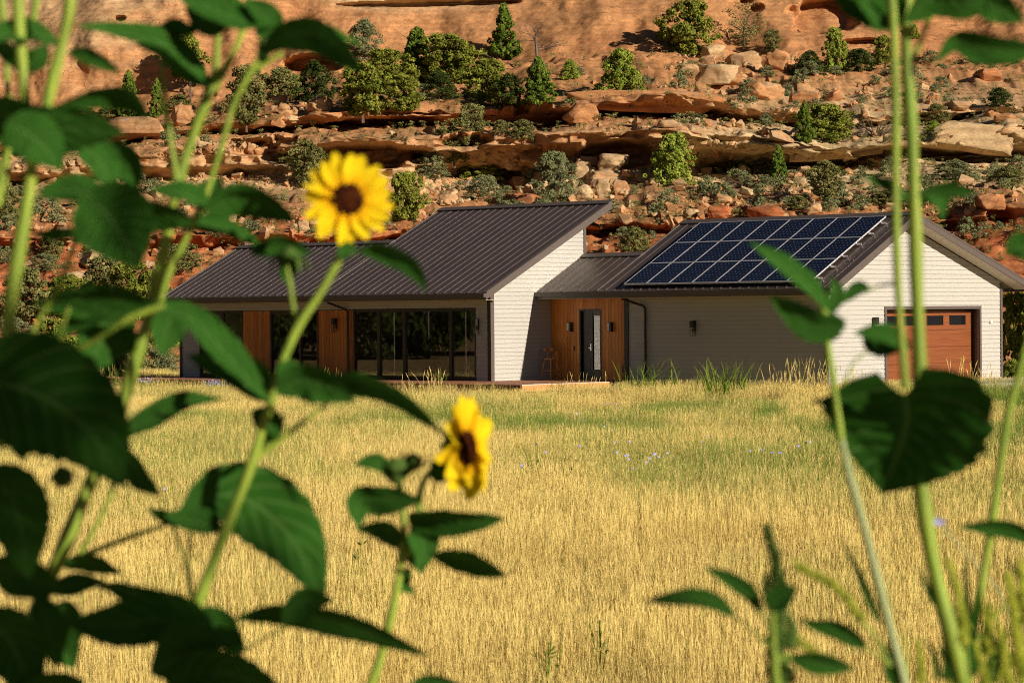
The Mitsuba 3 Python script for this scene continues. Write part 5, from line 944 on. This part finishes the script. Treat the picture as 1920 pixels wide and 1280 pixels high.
# grasses with seed heads around the right stems
def grass_thing(label, items, d):
    k = tag(num('seed_grass'), label, 'grass')
    for it in items:
        if it[0] == 'b': leaf(k, it[1], it[2], d, tilt=30, fold=.3, name='blade', wide=.3)
        elif it[0] == 's': spike(k, it[1], it[2], d, int(it[1][0][0]))
        else: stem(k, it[1], it[2], it[2], d, name='stalk')
grass_thing('green foxtail grass bending left beside the pale stem', [('s', [(1604, 1172), (1560, 1112), (1482, 1068)], 18), ('k', [(1660, 1260), (1632, 1210), (1600, 1168)], 7), ('b', [(1640, 1180), (1600, 1080), (1562, 1005)], 15), ('s', [(1524, 1240), (1490, 1212), (1470, 1204)], 12), ('b', [(1670, 1300), (1655, 1240), (1650, 1210)], 26)], 2.45)
grass_thing('cluster of green foxtail seed heads at the right of the twin stems', [('s', [(1800, 1220), (1790, 1140), (1770, 1066)], 20), ('b', [(1810, 1220), (1804, 1120), (1802, 1040)], 12), ('b', [(1745, 1150), (1730, 1110), (1716, 1068)], 12), ('b', [(1812, 1230), (1826, 1160), (1836, 1110)], 14), ('k', [(1806, 1300), (1800, 1220)], 6)], 2.6)
grass_thing('yellow green seed heads at the right edge', [('s', [(1905, 1270), (1895, 1180), (1880, 1090)], 26), ('s', [(1935, 1230), (1912, 1140), (1905, 1070)], 26), ('s', [(1860, 1290), (1850, 1210), (1848, 1150)], 16), ('b', [(1930, 1120), (1890, 1080), (1882, 1060)], 12), ('b', [(1900, 1250), (1850, 1240), (1822, 1238)], 14)], 2.6)
grass_thing('thick tuft of green foxtail grass in the lower right corner', [('s', [(1880, 1300), (1872, 1240), (1862, 1190)], 20), ('s', [(1912, 1300), (1904, 1250), (1896, 1205)], 22), ('s', [(1838, 1300), (1830, 1262), (1818, 1225)], 16), ('b', [(1890, 1300), (1862, 1230), (1832, 1180)], 14), ('b', [(1920, 1290), (1926, 1210), (1918, 1150)], 14), ('b', [(1850, 1300), (1868, 1230), (1890, 1170)], 13), ('b', [(1780, 1300), (1764, 1250), (1738, 1215)], 12), ('k', [(1880, 1320), (1880, 1290)], 6), ('b', [(1830, 1310), (1842, 1262), (1862, 1236)], 16)], 2.5)
grass_thing('green seed spikes between the twin stems and the slanting stem', [('s', [(1772, 1290), (1764, 1240), (1758, 1190)], 15), ('s', [(1846, 1250), (1842, 1200), (1834, 1150)], 16), ('k', [(1846, 1320), (1846, 1245)], 5), ('b', [(1800, 1270), (1785, 1190), (1776, 1130)], 11), ('b', [(1822, 1270), (1838, 1200), (1846, 1130)], 11)], 2.7)
grass_thing('small green seed heads low between the pale stem and the twin stems', [('s', [(1716, 1290), (1714, 1250), (1710, 1214)], 16), ('k', [(1712, 1320), (1716, 1280)], 6), ('b', [(1750, 1290), (1742, 1240), (1718, 1205)], 12), ('b', [(1760, 1290), (1768, 1250), (1756, 1220)], 14), ('k', [(1690, 1290), (1688, 1230), (1684, 1200)], 5)], 2.6)
c = num('chicory_plant'); P0 = at(1755, 992, 2.9); stm = [(1742, 975), (1775, 1020), (1830, 1080), (1880, 1160), (1900, 1290)]
part(c, 'stem', tube([at(x, y, 2.9) for x, y in spline(stm, 14)], .0009, 6), 'stem_pale'); fl = []
for t in np.arange(14) / 14 * 2 * np.pi:
    o = np.array([math.cos(t), -.35, .55 * math.sin(t)]); s = np.array([-math.sin(t), 0, .55 * math.cos(t)]); e = P0; fl.append(trimesh.Trimesh([e, e + o * .005 + s * .0016, e + o * .0068, e + o * .005 - s * .0016], [[0, 1, 2], [0, 2, 3]], process=False))
part(c, 'bloom', cat(fl), 'chicory_blue'); tag(c, 'single small lavender flower on a thin stem right of the twin stems', 'flower')
stand('cottonwood_tree', 'dapple_kind', [2.98, -.39, -.6], 1.15, 4.5, 'slim unseen young tree added behind the viewer to dapple the left sunflowers with shade', 'tree', rot=20)  # unseen tree added to cast dappled shade on the left plants
stand('cottonwood_tree', 'dapple_kind', [2.65, -.08, -.6], 1.35, 4.1, 'bushy unseen sapling added behind the viewer to shade the lower left leaves', 'tree', rot=140)  # unseen sapling added to block sun from the lower left leaves
